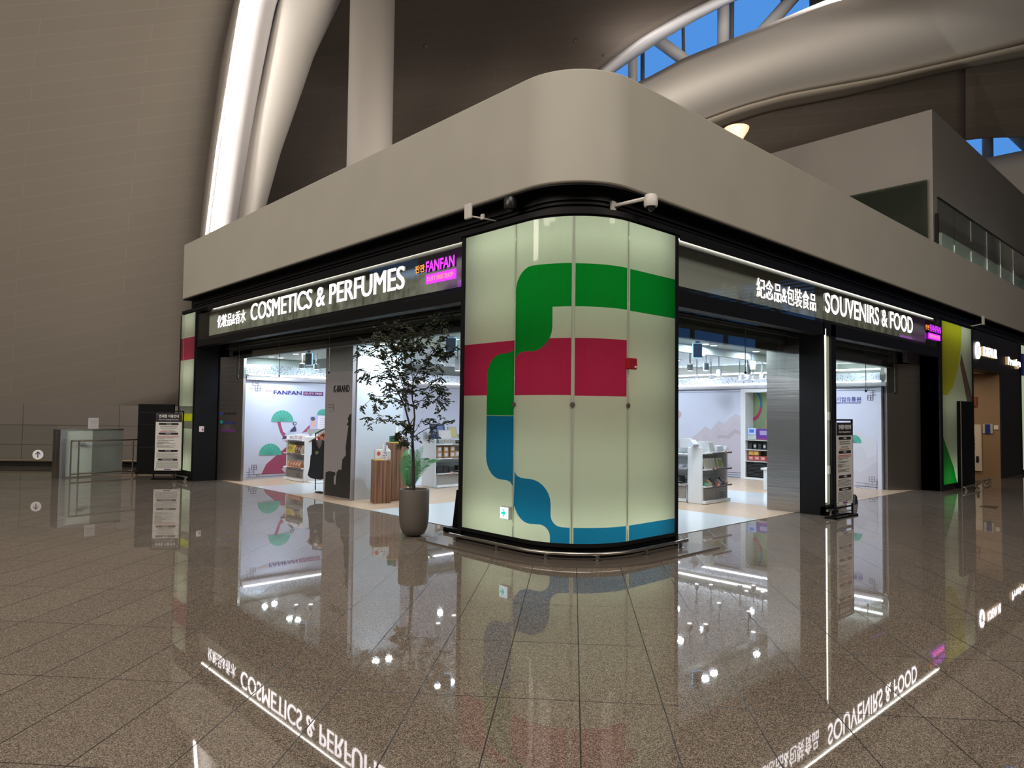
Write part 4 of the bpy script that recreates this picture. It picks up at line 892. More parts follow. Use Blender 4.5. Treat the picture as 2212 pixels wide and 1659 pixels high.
lattice(mx_,[(940,1130,1268,1150),(940,1170,1268,1192),(940,1208,1268,1230)],mr_,(-.008,0,0)); lattice(lambda x,y:onX(*cr2(x,y),XM),[(95,380,716,366),(95,395,716,386)],mr_,(-.004,0,0))
pil = MB(); pil.box(15.66,15.9,8.56,8.70,0,2.16); pil.box(15.62,15.9,6.62,6.7,0,2.16); struct(pil,'trim_9',M_white)
cr3 = lambda x,y: (1740+x/3.606,680+y/3.606)
def m3_(x,y): q = onX(*cr3(x,y),XM); q.y = min(6.6,max(5.42,q.y)); return q
m3 = thing('wall_graphic','grey peaks, green fan and blue Korean lettering on far right wall','wall graphic',(15.69,6,0))
for i,(s_,c) in enumerate([([(345,960),(390,905),(430,900),(480,950),(556,975),(556,1330),(345,1330)],(.62,.62,.70)),([(345,1080),(420,1020),(455,1040),(480,1120),(556,1090),(556,1330),(345,1330)],(.57,.57,.65)),([(345,1200),(430,1230),(556,1140),(556,1330),(345,1330)],(.52,.52,.60))]):
    MB().prism([m3_(*p)+Vector((-.0015*i,0,0)) for p in s_],(-.0012,0,0)).build('mountain_shape',mat('peak_%s'%'abc'[i],c,.5),m3,world=True)
fan(375,998,62,m3,m3_,(-.008,0,0))
mb = MB(); text_into(mb,'한국중소벤처기업유통원',m3_(432,672)+Vector((0,1.15,0)),(0,-1,0),(0,0,1),.075,1.15,.004,.012); mb.build('lettering',mat('ink_royal',(.03,.05,.30),.5),m3,world=True)
mb = MB(); text_into(mb,'Korea SMEs and Startups Distribution & Marketing Agency',m3_(432,690)+Vector((0,1.15,0)),(0,-1,0),(0,0,1),.030,1.15,.004,.0); mb.build('small_lettering',MATS['ink_royal'],m3,world=True)
lattice(m3_,[(232,572,550,568),(232,590,550,588),(464,572,464,590),(484,572,484,590),(500,605,550,603),(525,590,525,640),(484,628,550,625),(484,628,484,665),(525,628,525,665),(484,646,525,645),(484,665,525,665),(505,628,505,665),
   (497,1262,540,1262),(497,1262,497,1300),(540,1262,540,1300),(518,1262,518,1300),(497,1281,540,1281),(497,1300,565,1302),(390,1305,565,1325),(520,1302,520,1330),(390,1330,565,1345),(470,1318,470,1338),(490,1322,490,1340),(390,1345,565,1362),(556,1280,556,1362)],m3,(-.006,0,0))

# ------------------------------------------------------------------ ceiling fittings
DLN = {}
def downlight(x,y,z=2.66,P=26,label=None,first=[]):
    row = 'foil ceiling deeper in the shop' if z>2.7 else ('white soffit of left opening' if x<7.0 else 'white soffit of right openings')
    DLN[row] = DLN.get(row,0)+1; label = 'round recessed downlight, number %s in the %s'%(('one','two','three','four','five','six','seven','eight','nine','ten','eleven','twelve')[DLN[row]-1],row)
    t = thing('downlight',label or 'small round white recessed downlight in the shop ceiling','downlight',(x,y,z),0,'recessed ceiling downlights')
    MB().lathe([(.075,-.012),(.085,-.004),(.085,.0),(.055,.0),(.055,-.012)],(0,0,0),20).build('trim_ring',M_white,t)
    MB().lathe([(.001,-.0135),(.054,-.013)],(0,0,0),20).build('lit_lens',mat('downlight_lens',(1,1,1),.4,0,14,(.88,.95,1)),t)
    area('downlight_lamp',(x,y,z-.014),(0,0,0),.11,.11,P,(.79,.90,1),'DISK')
for x,y in [(6.54,14.6),(6.8,14.7),(6.54,13.45),(6.62,13.25),(6.53,10.25),(6.75,10.2),(6.64,8.7),(6.9,8.7),(6.6,7.0),(6.9,7.0),(8.3,6.15),(10.0,6.17),(10.3,6.2),(11.7,6.2),(13.3,6.2),(14.8,6.2),(9.2,6.9)]: downlight(x,y,P=15)
for x,y in [(9.3,9.4),(11.46,7.6),(12.4,7.7),(13.3,8.9),(14.3,7.7),(9.2,12.0),(11.0,13.0),(13.2,12.4),(14.6,10.4),(8.4,13.6),(11.2,10.2)]: downlight(x,y,2.72,27)
ORD = ['first','second','third','fourth','fifth','sixth','seventh','eighth','ninth','tenth','eleventh']
def spot(px,y0,y1,D,label):
    a_ = at(px,y0,D); b_ = at(px,y1,D); r = .055; t = thing('track_spotlight',label,'spotlight',a_,0,'white cylinder spotlights under the ceiling')
    MB().lathe([(r*.85,b_.z-a_.z),(r,b_.z-a_.z+.02),(r,0),(.02,.01)],(0,0,0),16).build('housing',mat('spot_white',(.62,.66,.72),.4),t,smooth='auto')
    MB().lathe([(.001,b_.z-a_.z-.002),(r*.8,b_.z-a_.z-.001)],(0,0,0),16).build('lit_lens',mat('spot_lens',(1,1,1),.4,0,6,(.95,.97,1)),t)
    MB().box(-.008,.008,-.008,.008,0,2.72-a_.z).build('drop_rod',mat('rod_grey',(.3,.32,.34),.5),t)
zz = lambda x,y: (1455+x/7.543,640+y/7.543)
for i_,(x,y0,y1,D) in enumerate([(268,1110,1215,13.2),(525,1095,1210,13.2),(738,1190,1300,14.6),(1210,1150,1280,14),(1290,1060,1185,12.8),(380,1290,1360,16.2),(610,1285,1355,16.2),(1075,1290,1365,16.2),(1180,1270,1350,15.6),(1295,1290,1360,16.2),(1440,1265,1340,15.6)]):
    p,q = zz(x,y0),zz(x,y1); spot(p[0],p[1],q[1],D,'white cylinder spotlight seen through right opening, '+['leftmost of front row','second of front row','third of front row, lowest','behind the glass joint','right of the glass joint, big','leftmost of low far row','second of low far row','left of the pane clip','at the pane clip','right of the pane clip','last by the steel panel'][i_])
for x,y0,y1 in [(1135,320,372),(1285,325,380),(1350,60,60)][:2]:
    p,q = c2(x,y0),c2(x,y1); spot(p[0],p[1],q[1],14.2,'white cylinder spotlight above the pine mural, '+('left one' if x<1200 else 'right one'))
for x,y0,y1 in [(880,330,395),(985,370,450)]:
    p,q = c3(x,y0),c3(x,y1); spot(p[0],p[1],q[1],13.4,'white cylinder spotlight right of the tree crown, '+{880:'upper left',985:'nearest corner column',900:'low left',960:'low right'}[x])
def hang(px0,px1,y0,y1,D,label):
    a_ = at(px0,y0,D); b_ = at(px1,y1,D); t = thing('hanging_screen',label,'screen',((a_.x+b_.x)/2,(a_.y+b_.y)/2,b_.z)); d_ = RH; n_ = FH
    A0 = Vector((a_.x,a_.y,0)); B0 = Vector((b_.x,b_.y,0))
    def pr(mb,z0,z1,e0,n0,n1): return mb.prism([A0-RH*e0+UZ*z0+FH*n0,B0+RH*e0+UZ*z0+FH*n0,B0+RH*e0+UZ*z1+FH*n0,A0-RH*e0+UZ*z1+FH*n0],FH*(n1-n0))
    pr(MB(),b_.z,a_.z,0,0,.05).build('screen_body',mat('screen_slate',(.10,.13,.19),.35),t,world=True)
    pr(MB(),b_.z-.006,a_.z+.01,.008,.05,.07).build('glow_edge',mat('blue_edge',(.4,.6,1),.4,0,1.6,(.35,.65,1)),t,world=True)
    pr(MB(),a_.z+.01,2.66 if a_.z<2.6 else a_.z+.04,-.03,.02,.04).build('ceiling_bracket',mat('bracket_grey',(.35,.38,.38),.5),t,world=True)
hang(660,672,763,788,12.9,'narrow dark hanging screen with blue edge, left opening')
hang(963,984,730,758,10.8,'dark hanging screen with blue edge behind tree top')
hang(1499,1517,742,772,10.9,'dark hanging screen with blue edge, right opening')

# ------------------------------------------------------------------ shop furniture
M_shw = mat('shelf_white',(.78,.80,.82),.4); M_door = mat('cabinet_taupe',(.17,.16,.155),.5); M_lip = mat('shelf_lip',(.10,.09,.10),.4); M_doorl = mat('cabinet_taupe_light',(.30,.28,.26),.5)
def gondola(label, loc, rz, w_, d_=.36, H=.96, zs=(.29,.59,.87), door=None, both=True):
    t = thing('gondola_shelf',label,'shelf unit',loc,rz); door = door or M_door
    MB().box(0,w_,-.06,d_,.012,.06).build('plinth',M_shw,t)
    cb = MB().box(.02,w_-.02,0,d_,.06,zs[0]-.03).build('base_cabinet',M_shw,t)
    for i in range(2):
        x0 = .03+i*(w_-.06)/2; x1 = x0+(w_-.06)/2-.006
        dr = MB().box(x0,x1,-.018,0,.075,zs[0]-.045).build('cabinet_door',door,t)
        if i==(1 if rz>-.1 or True else 0):
            m_ = MB()
            for k in range(3): m_.box(x0+(x1-x0)*.3,x0+(x1-x0)*.75,-.0205,-.018,.10+k*.03,.108+k*.03)
            v = m_.build('vent_slot',M_blackm,t); v.parent = dr
    MB().box(.01,w_-.01,d_*.72,d_*.78,.2,H-.02).build('back_panel',mat('panel_pale',(.62,.70,.74),.5),t)
    gm = MB()
    for k in range(6):
        z = .36+k*.095; gm.box(.02,w_-.02,d_*.715,d_*.72,z,z+.006)
    gm.build('back_groove',mat('groove_grey',(.28,.30,.32),.5),t)
    for x in (0,w_): MB().rbox(x-.018,x+.018,0.0,d_,.0,H,.015).build('side_panel',M_shw,t)
    for z in zs:
        sp = MB().box(.0,w_,-.07,d_*.72,z-.02,z).build('shelf',M_shw,t)
        v = MB().box(w_*.25,w_+.01,-.085,-.07,z-.025,z+.003).build('price_rail',M_lip if door is M_door else mat('lip_grey',(.33,.31,.30),.4),t); v.parent = sp
        m_ = MB(); m_.tube([(w_*.3,-.06,z),(w_*.3,-.06,z+.04),(w_*.95,-.06,z+.04),(w_*.95,-.06,z)],.003,6); v = m_.build('wire_guard',M_rail,t); v.parent = sp
    return t
G1 = gondola('small white gondola with yellow packs before the pine mural',(7.0,14.74,0),-PI/2,.84,.36)
G2 = gondola('white gondola with kraft boxes seen behind the potted tree',(8.5,11.3,0),0,1.45,.46,.97,door=M_doorl)
G3 = gondola('white gondola with framed packs nearest the right opening',(10.53,6.55,0),0,.80,.28,.965,(.31,.595,.87))
G4 = gondola('white gondola with black boxes tucked behind the nearest gondola',(10.60,7.98,0),-PI/2,1.10,.32,.93,(.31,.595,.83),door=M_doorl)
G5 = gondola('far white gondola carrying black bags, right opening',(11.9,9.9,0),-PI/2,1.3,.36,.93,(.31,.595,.87),door=M_doorl)
G6 = gondola('dark based shelf unit half hidden by right information stand',(13.35,5.62,0),-.0,.78,.36,.93,(.30,.59,.87))
def loc_w(t,x,y,z): return PM[t.name]@Vector((x,y,z))
def item(name,label,cat,g_,x,y,z,dims,col,group=None,lab=None,rot=0,shape='box',tilt=0):
    """a product standing on a shelf; x,y,z in the shelf unit's frame"""
    p = loc_w(g_,x,y,z+.0025) if g_ else Vector((x,y,z)); rz = (g_.rotation_euler.z if g_ else 0)+rot; W_,D_,H_ = dims
    t = thing(name,label,cat,p,rz,group); cm_ = mat('prod_%02d%02d%02d'%tuple(int(c*99) for c in col),col,.45)
    mb = MB()
    if shape=='box': mb.rbox(-W_/2,W_/2,0,D_,0,H_,.004)
    elif shape=='bag': mb.add([(-W_/2,0,0),(W_/2,0,0),(W_/2,D_,0),(-W_/2,D_,0),(-W_*.46,D_*.45,H_),(W_*.46,D_*.45,H_),(W_*.46,D_*.55,H_),(-W_*.46,D_*.55,H_),(-W_*.5,-D_*.12,H_*.4),(W_*.5,-D_*.12,H_*.4)],[(0,3,2,1),(4,5,6,7),(0,1,9,8),(8,9,5,4),(2,3,7,6),(1,2,6,5,9),(3,0,8,4,7)])
    elif shape=='tilt': mb.prism([(-W_/2,0,0),(W_/2,0,0),(W_/2,H_*.28,H_),(-W_/2,H_*.28,H_)],(0,D_,0))
    mb.build('pack_body' if shape!='tilt' else 'panel',cm_,t)
    if lab:
        m_ = mat('lab_%02d%02d%02d'%tuple(int(c*99) for c in lab),lab,.5); mb = MB(); y_ = -.001
        if shape=='tilt': mb.prism([(-W_*.36,.1*H_*.28-.002,H_*.1),(W_*.36,.1*H_*.28-.002,H_*.1),(W_*.36,.85*H_*.28-.002,H_*.85),(-W_*.36,.85*H_*.28-.002,H_*.85)],(0,.001,0))
        elif shape=='bag': mb.prism([(-W_*.3,-D_*.12-.003,H_*.38),(W_*.3,-D_*.12-.003,H_*.38),(W_*.3,D_*.2-.003,H_*.75),(-W_*.3,D_*.2-.003,H_*.75)],(0,.002,0))
        else: mb.box(-W_*.28,W_*.28,-.002,-.0002,H_*.25,H_*.8)
        mb.build('printed_label',m_,t)
    return t
tagc = (.85,.42,.36)
PCN = [0]
def price(g_,x,z): PCN[0] += 1; item('price_card','small salmon price card, '+('left' if x<.4 else 'right' if x<.64 else 'far right')+' on '+('top' if z>.8 else 'middle' if z>.5 else 'lowest')+' shelf of '+{'gondola_shelf':'yellow-pack','gondola_shelf.001':'kraft-box','gondola_shelf.002':'nearest right','gondola_shelf.003':'side'}.get(g_.name,'far')+' gondola','price card',g_,x,-.098,z-.01,(.07,.006,.035),tagc,'salmon price cards on the shelves')
# G1
for i,(c,l_) in enumerate([((.78,.76,.80),(.5,.35,.4)),((.80,.80,.84),(.7,.5,.55)),((.80,.74,.78),(.6,.4,.45))]): item('gift_box',('left','middle','right')[i]+' pale gift box on the top shelf beside pine mural','box',G1,.18+i*.22,.02,.87,(.19,.14,.11 if i else .09),c,'pale gift boxes on the top shelf',l_)
for i,(c,l_) in enumerate([((.60,.52,.06),(.25,.2,.03)),((.62,.55,.06),(.3,.25,.04)),((.70,.62,.08),None),((.22,.05,.07),(.5,.4,.35)),((.20,.06,.06),(.5,.4,.35)),((.50,.50,.34),None)]): item('food_pouch',(ORD[i]+' yellow food pouch' if i<3 else ('left','right')[i-3]+' maroon food pouch' if i<5 else 'pale olive food pouch')+' on the middle shelf beside pine mural','pouch',G1,.10+i*.125,.0,.59,(.11,.08,.17),c,('yellow pouches on the middle shelf','maroon pouches on the middle shelf',None)[0 if i<3 else 1 if i<5 else 2],l_,shape='bag')
for i in range(5): item('snack_pack',ORD[i]+' orange snack pack from the left, lowest shelf tray','snack pack',G1,.12+i*.13,-.01,.29,(.10,.10,.12),(.72,.30,.14),'orange snack packs on the lowest shelf',(.6,.55,.6),shape='bag',rot=.05*(i-2))
price(G1,.45,.59); price(G1,.30,.29)
# poster on G1 / stand
pp = thing('picture_panel','bright poster with pinkish portrait collage above the small gondola','poster',(7.6,14.2,.98))
q0 = at(669,926,15.6); q1 = at(706,899,15.6)
def PQ(u,v,o=0): return q0.lerp(Vector((q1.x,q1.y,q0.z)),u)+UZ*((q1.z-q0.z)*v)-FH*o
MB().prism([PQ(0,0),PQ(1,0),PQ(1,1),PQ(0,1)],FH*.02).build('panel',mat('poster_white',(.78,.78,.86),.4),pp,world=True)
MB().prism([PQ(.0,.0,.003),PQ(.47,0,.003),PQ(.47,1,.003),PQ(.0,1,.003)],FH*.002).build('photo_area',mat('poster_blue',(.48,.50,.78),.4),pp,world=True)
MB().prism([PQ(.22+.15*math.cos(k*PI/8),.42+.32*math.sin(k*PI/8),.005) for k in range(16)],FH*.001).build('portrait_shape',mat('poster_skin',(.72,.45,.42),.4),pp,world=True)
MB().prism([PQ(.18+.13*math.cos(k*PI/8),.78+.16*math.sin(k*PI/8),.006) for k in range(16)],FH*.001).build('portrait_hair',mat('poster_dark',(.10,.08,.12),.4),pp,world=True)
m_ = MB()
for i in range(5): m_.prism([PQ(.58,.15+i*.16,.004),PQ(.92,.15+i*.16,.004),PQ(.92,.19+i*.16,.004),PQ(.58,.19+i*.16,.004)],FH*.001)
m_.build('text_lines',mat('poster_grey',(.5,.5,.6),.4),pp,world=True)
q2 = at(664,937,15.6); MB().prism([q2,at(706,937,15.6),at(706,927,15.6),at(664,927,15.6)],FH*.2).build('plinth_box',mat('plinth_grey',(.34,.36,.36),.5),pp,world=True)
bs = MB(); c_ = at(692,937,15.75); bs.box(c_.x-.2,c_.x+.2,c_.y-.12,c_.y+.12,.01,c_.z); bs.build('column_base',M_shw,pp,world=True)
# garment rack
DR = 13.3
def R_(x,y,o=0): return at(x,y,DR+o)
z1_ = lambda x,y: (590+x/9.215,880+y/9.215)
gr = thing('garment_rack','black garment rail with hanging clothes left of the printed board','clothes rack',onZ(683,1045))
MB().tube([R_(*z1_(840,525)),R_(*z1_(1080,395),.5)],.012,8).build('rail',M_blackm,gr,world=True)
for s in (0,1):
    q = R_(*z1_(845+s*230,522-s*125),.5*s); MB().tube([(q.x,q.y,q.z),(q.x+.02,q.y,.02)],.01,8).build('upright',M_blackm,gr,world=True)
q = onZ(683,1045); MB().box(q.x-.05,q.x+.4,q.y-.1,q.y+.3,.008,.03).build('base',mat('rack_white',(.7,.72,.75),.4),gr,world=True)
vt = thing('hanging_vest','long black sleeveless vest on a wooden hanger','vest',R_(*z1_(890,1420),-.12))
vo = [(765,640),(820,640),(835,760),(880,830),(910,830),(960,750),(975,650),(1015,665),(1045,720),(1040,900),(1035,1200),(1030,1400),(950,1440),(840,1430),(735,1400),(685,1350),(730,1150),(745,960),(765,930),(770,800)]
fb = MB(); V = [R_(*z1_(*p),-.12) for p in vo]; fb.prism(V,FH*.09)
fb.build('cloth',mat('vest_black',(.008,.009,.014),.8),vt,world=True)
ln = [(820,650),(975,655),(960,750),(910,830),(880,830),(835,760)]
MB().prism([R_(*z1_(*p),-.06) for p in ln],FH*.02).build('neck_lining',mat('lining_grey',(.18,.16,.15),.7),vt,world=True)
MB().prism([R_(*z1_(*p),-.125) for p in ((828,903),(875,857),(915,900),(865,948))],FH*.003).build('green_tag',mat('tag_green',(.12,.20,.08),.5),vt,world=True)
hg = MB(); hg.tube([R_(*z1_(*p),-.08) for p in ((715,690),(800,640),(860,590),(900,575),(940,590),(1000,645),(1045,700))],.014,8); hg.tube([R_(*z1_(*p),-.08) for p in ((895,575),(893,555),(905,540),(900,520))],.004,6)
hg.build('hanger',mat('hanger_wood',(.45,.20,.06),.4),vt,world=True)
rs = thing('hanging_shirt','red and white top on a wooden hanger behind the black vest','shirt',R_(*z1_(1000,640),.3))
MB().prism([R_(*z1_(*p),.25) for p in ((880,610),(950,545),(1000,530),(1060,550),(1075,700),(900,680))],FH*.07).build('cloth',mat('shirt_red',(.42,.01,.02),.7),rs,world=True)
for q in ((945,585,985,640),(1015,585,1055,625)): MB().prism([R_(*z1_(*p),.24) for p in ((q[0],q[3]),(q[2],q[3]),(q[2],q[1]),(q[0],q[1]))],FH*.004).build('white_patch',M_white,rs,world=True)
MB().tube([R_(*z1_(*p),.24) for p in ((940,560),(1000,505),(1060,540))],.014,8).build('hanger',MATS['hanger_wood'],rs,world=True)

# wooden plinths and what stands on them
M_wal = mat('walnut',(.20,.095,.05),.4); n,l = nt(M_wal); b = n['Principled BSDF']; tc = n.new('ShaderNodeTexCoord'); mp = n.new('ShaderNodeMapping'); mp.inputs['Scale'].default_value = (26,26,.5); no = n.new('ShaderNodeTexNoise'); no.inputs['Scale'].default_value = 1.3; no.inputs['Detail'].default_value = 3
r_ = n.new('ShaderNodeValToRGB'); r_.color_ramp.elements[0].position = .35; r_.color_ramp.elements[0].color = (.10,.045,.022,1); r_.color_ramp.elements[1].position = .65; r_.color_ramp.elements[1].color = (.30,.16,.09,1)
l.new(tc.outputs['Object'],mp.inputs[0]); l.new(mp.outputs[0],no.inputs[0]); l.new(no.outputs[0],r_.inputs[0]); l.new(r_.outputs[0],b.inputs['Base Color'])
def plinth(label, c, s, H, rz):
    t = thing('display_plinth',label,'plinth',(c[0],c[1],.005),rz); MB().rbox(-s/2,s/2,-s/2,s/2,0,H,.003).build('plinth_body',M_wal,t); m_ = MB()
    for k in range(1,4):
        q = -s/2+s*k/4
        for a_,b_ in ((-s/2-.001,-s/2),(s/2,s/2+.001)): m_.box(q-.002,q+.002,a_,b_,0.01,H-.01); m_.box(a_,b_,q-.002,q+.002,.01,H-.01)
    m_.build('veneer_joint',mat('joint_brown',(.05,.02,.01),.5),t); return t
P1 = plinth('short walnut display plinth in front, left opening',(6.44,10.06),.285,.70,math.radians(-22))
P2 = plinth('taller walnut display plinth behind the short one',(6.85,10.22),.30,.97,math.radians(-15))
def OP(t,x,y,z): return PM[t.name]@Vector((x,y,z+.005))
def tray(label,P_,x,y,z,w_,d_,m_): t = thing('tray',label,'tray',OP(P_,x,y,z),P_.rotation_euler.z); MB().rbox(-w_/2,w_/2,-d_/2,d_/2,0,.012,.004).build('tray_body',m_,t); return t
M_gold = mat('gold_tray',(.75,.55,.10),.3,.4)
tray('gold tray under the apple box on the short plinth',P1,-.05,0,.695,.16,.2,M_gold)
item('gift_box','white gift box printed with a red apple on short plinth','box',P1,-.05,-.05,.712,(.125,.12,.155),(.72,.72,.74),None)
ap = OP(P1,-.055,-.0525,.80); 
t = thing('apple_print','round red apple picture on the front of the gift box','print',ap,P1.rotation_euler.z); MB().prism([(.032*math.cos(k*PI/8)-.0,-.0,.036*math.sin(k*PI/8)) for k in range(16)],(0,-.002,0)).build('apple_shape',mat('apple_red',(.60,.10,.07),.5),t)
for i,(x,h_) in enumerate(((.035,.27),(.10,.24))):
    c = OP(P1,x,.05,.70); t = thing('candle',('taller' if i==0 else 'shorter')+' slim white taper candle on the short plinth','candle',c)
    MB().lathe([(.013,0),(.012,h_*.9),(.005,h_*.98),(.001,h_)],(0,0,0),10).build('wax',mat('wax_white',(.75,.74,.66),.5),t,smooth='auto'); MB().tube([(0,0,h_),(0,0,h_+.012)],.002,5).build('wick',M_blackm,t)
c = OP(P1,.045,-.07,.70); t = thing('figurine','little white cow-patterned pair figurine at plinth front','figurine',c,P1.rotation_euler.z)
for s in (-.02,.02):
    MB().lathe([(.018,0),(.02,.03),(.014,.05),(.018,.06),(.018,.085),(.001,.095)],(s,0,0),12).build('figure',mat('figure_white',(.78,.76,.76),.4),t,smooth='auto')
    MB().ball((s,-.014,.075),.010,8,5).build('face_mask',M_blackm,t); MB().box(s-.006,s+.006,-.021,-.016,.02,.04).build('red_badge',MATS['apple_red'],t)
c = OP(P1,.115,0,.70); t = thing('house_ornament','small pale house-shaped ornament on the short plinth corner','ornament',c,P1.rotation_euler.z)
MB().box(-.035,.035,-.035,.035,0,.13).build('house_body',mat('house_grey',(.60,.60,.58),.5),t); MB().lathe([(.05,.13),(.025,.16),(.001,.19)],(0,0,0),4).build('house_roof',mat('house_roof_grey',(.5,.5,.49),.5),t)
tray('gold tray on top of the taller plinth',P2,0,0,.965,.28,.28,M_gold)
item('gift_box','dark green gift box on the taller plinth','box',P2,-.075,-.08,.982,(.12,.09,.10),(.01,.11,.06),None,(.03,.16,.10))
item('gift_box','dusty pink gift box beside the green one, taller plinth','box',P2,.045,-.08,.982,(.11,.09,.10),(.50,.30,.29),None,(.62,.4,.38))
c = OP(P2,.02,.06,.98); t = thing('candle','white taper candle with dark collar behind the gift boxes','candle',c); MB().lathe([(.02,0),(.035,.10),(.034,.13),(.012,.17),(.010,.25),(.001,.26)],(0,0,0),12).build('wax',MATS['wax_white'],t,smooth='auto'); MB().lathe([(.036,.1),(.040,.125),(.03,.15)],(0,0,0),12).build('collar',mat('collar_dark',(.08,.08,.09),.4),t)

# palm
def palm():
    c = onZ(884,1093); t = thing('potted_palm','small green palm in a cream pot beside the walnut plinths','palm',(c.x,c.y,.006))
    MB().lathe([(.10,0),(.125,.06),(.135,.27),(.12,.27),(.11,.24)],(0,0,0),24).build('pot',mat('cream_pot',(.62,.58,.46),.5),t,smooth='auto'); MB().lathe([(.001,.245),(.115,.245)],(0,0,0),16).build('soil',mat('soil_dark',(.02,.014,.01),.9),t)
    rnd = random.Random(5); fm = MB(); sm = MB(); Mg = [mat('palm_leaf',(.05,.20,.06),.45)]
    for k in range(17):
        az = rnd.uniform(-PI*.75,PI*.35); L = rnd.uniform(.45,.80); lean = rnd.uniform(.15,.62); pts = []
        for i in range(9):
            s = i/8; out = L*(lean*s+.35*s*s*lean); z = .25+L*(1.05*s-.55*lean*s*s*s*1.4); pts.append(Vector((out*math.cos(az),out*math.sin(az),z)))
        sm.tube(pts,[.006-.0006*i for i in range(9)],5)
        for i in range(2,26):
            s = i/26; j = min(7,int(s*8)); p = pts[j].lerp(pts[j+1],s*8-j); tg = (pts[j+1]-pts[j]).normalized(); sd = tg.cross(UZ).normalized() if abs(tg.z)<.98 else Vector((1,0,0))
            ll = .16*math.sin(PI*(.12+.86*s))+.03
            for sg in (-1,1):
                dr = (tg*.75+sd*sg*.85-UZ*.22).normalized(); wv = tg*.007; e = p+dr*ll; m_ = p+dr*ll*.5+UZ*.012
                fm.add([p-wv*.4,p+wv*.4,m_+wv,e,m_-wv],[(0,1,2,3,4)])
    sm.build('stem',mat('palm_stem',(.12,.20,.06),.5),t,smooth=True); o = fm.build('fronds',Mg[0],t); o['kind'] = 'stuff'
palm()

# G2 goods
item('framed_picture','dark blue framed picture leaning on the gondola top','picture',G2,.15,.10,.97,(.36,.02,.30),(.02,.03,.08),None,(.10,.16,.32),shape='tilt')
item('paper_folder','pale folder of papers standing before the blue picture','folder',G2,.24,.0,.97,(.30,.03,.17),(.60,.57,.58),None,(.66,.62,.62),shape='tilt')
item('framed_picture','small yellow and white patterned picture on the gondola top','picture',G2,.52,.10,.97,(.22,.02,.24),(.42,.38,.34),None,(.50,.45,.15),shape='tilt')
item('goods_box','grey box at left end of gondola top, behind tree','box',G2,-.02,.15,.97,(.12,.12,.09),(.25,.25,.25))
item('goods_box','grey box at right end of gondola top, behind tree','box',G2,.66,.15,.97,(.12,.12,.08),(.26,.26,.25))
item('goods_box','bright white box at extreme left of gondola top','box',G2,-.06,.3,.97,(.12,.12,.14),(.75,.8,.9))
item('flat_case','flat black case lying on the gondola front edge','case',G2,.60,-.05,.875,(.26,.14,.03),(.01,.01,.012)); item('flat_case','second flat black case stacked slightly higher','case',G2,.64,.0,.907,(.24,.14,.025),(.012,.012,.014))
for i in range(3): item('sample_card',('left','middle','right')[i]+' patterned sample card lying before the pictures','card',G2,.12+i*.14,-.04,.875,(.12,.02,.08),(.45,.42,.40),'patterned sample cards on the gondola',(.3,.28,.25),shape='tilt')
for i in range(3):
    for k in range(2): item('kraft_box','small kraft box with white label, '+('lower','upper')[k]+' row, '+('left','middle','right')[i]+' of three','box',G2,.09+i*.165,.0,.595+k*.112,(.115,.12,.108),(.42,.25,.13),'small kraft boxes with white labels',(.62,.66,.75))
for i in range(3): item('kraft_box',('left','middle','right')[i]+' wide kraft carton with small label, middle shelf behind tree','box',G2,.56+i*.19,.0,.595,(.17,.15,.13),(.40,.24,.12),'wide kraft cartons on the middle shelf',(.55,.58,.7))
for i,(x,w_,h_) in enumerate(((.105,.15,.13),(.25,.12,.13),(.40,.15,.11),(.62,.11,.13),(.80,.12,.12))): item('black_box',ORD[i]+' plain black box from the left, lowest shelf behind tree','box',G2,x,.0,.29,(w_,.13,h_),(.008,.01,.018),'black boxes on the lowest shelf')
for x,z in ((.62,.87),(.60,.59),(.33,.29),(.66,.29)): price(G2,x,z)
# G3 goods
item('boxed_set','white boxed set leaning at left of near gondola top','box',G3,.115,.02,.87,(.17,.04,.19),(.70,.74,.76),None,(.62,.68,.72),shape='tilt'); item('boxed_set','white boxed set with silver window at near gondola top','box',G3,.33,.0,.87,(.20,.03,.19),(.66,.68,.68),None,(.42,.44,.42),shape='tilt')
item('clear_pack','clear bagged white goods on the end panel of near gondola','pack',G3,-.09,.08,.965,(.16,.12,.12),(.66,.70,.78),None,(.5,.55,.65),shape='bag')
item('white_case','rounded white case at right end of near gondola top','case',G3,.60,.02,.87,(.20,.12,.10),(.74,.80,.84))
for i in range(4): item('brochure_pack',ORD[i]+' white slim brochure pack, near gondola middle shelf','pack',G3,.08+i*.095,-.02,.595,(.085,.015,.17),(.68,.72,.72),'white brochure packs, near gondola',(.55,.6,.5),shape='tilt')
item('brochure_pack','white pack with a green square, near gondola middle shelf','pack',G3,.52,-.04,.595,(.18,.02,.17),(.68,.72,.66),None,(.30,.52,.12),shape='tilt')
for i,(c,nm) in enumerate((((.12,.32,.22),'green'),((.55,.5,.3),'straw yellow'),((.05,.06,.12),'navy'),((.7,.3,.2),'orange'),((.4,.42,.45),'grey'),((.03,.03,.07),'black'),((.62,.25,.2),'brick red'))): item('small_pouch','small '+nm+' pouch heaped on near gondola lowest shelf','pouch',G3,.085+i*.103,-.03,.31,(.098,.10,.06+.03*(i%3)),c,None,None,shape='bag',rot=.06*(i%3-1))
price(G3,.58,.87); price(G3,.25,.595); price(G3,.35,.31)
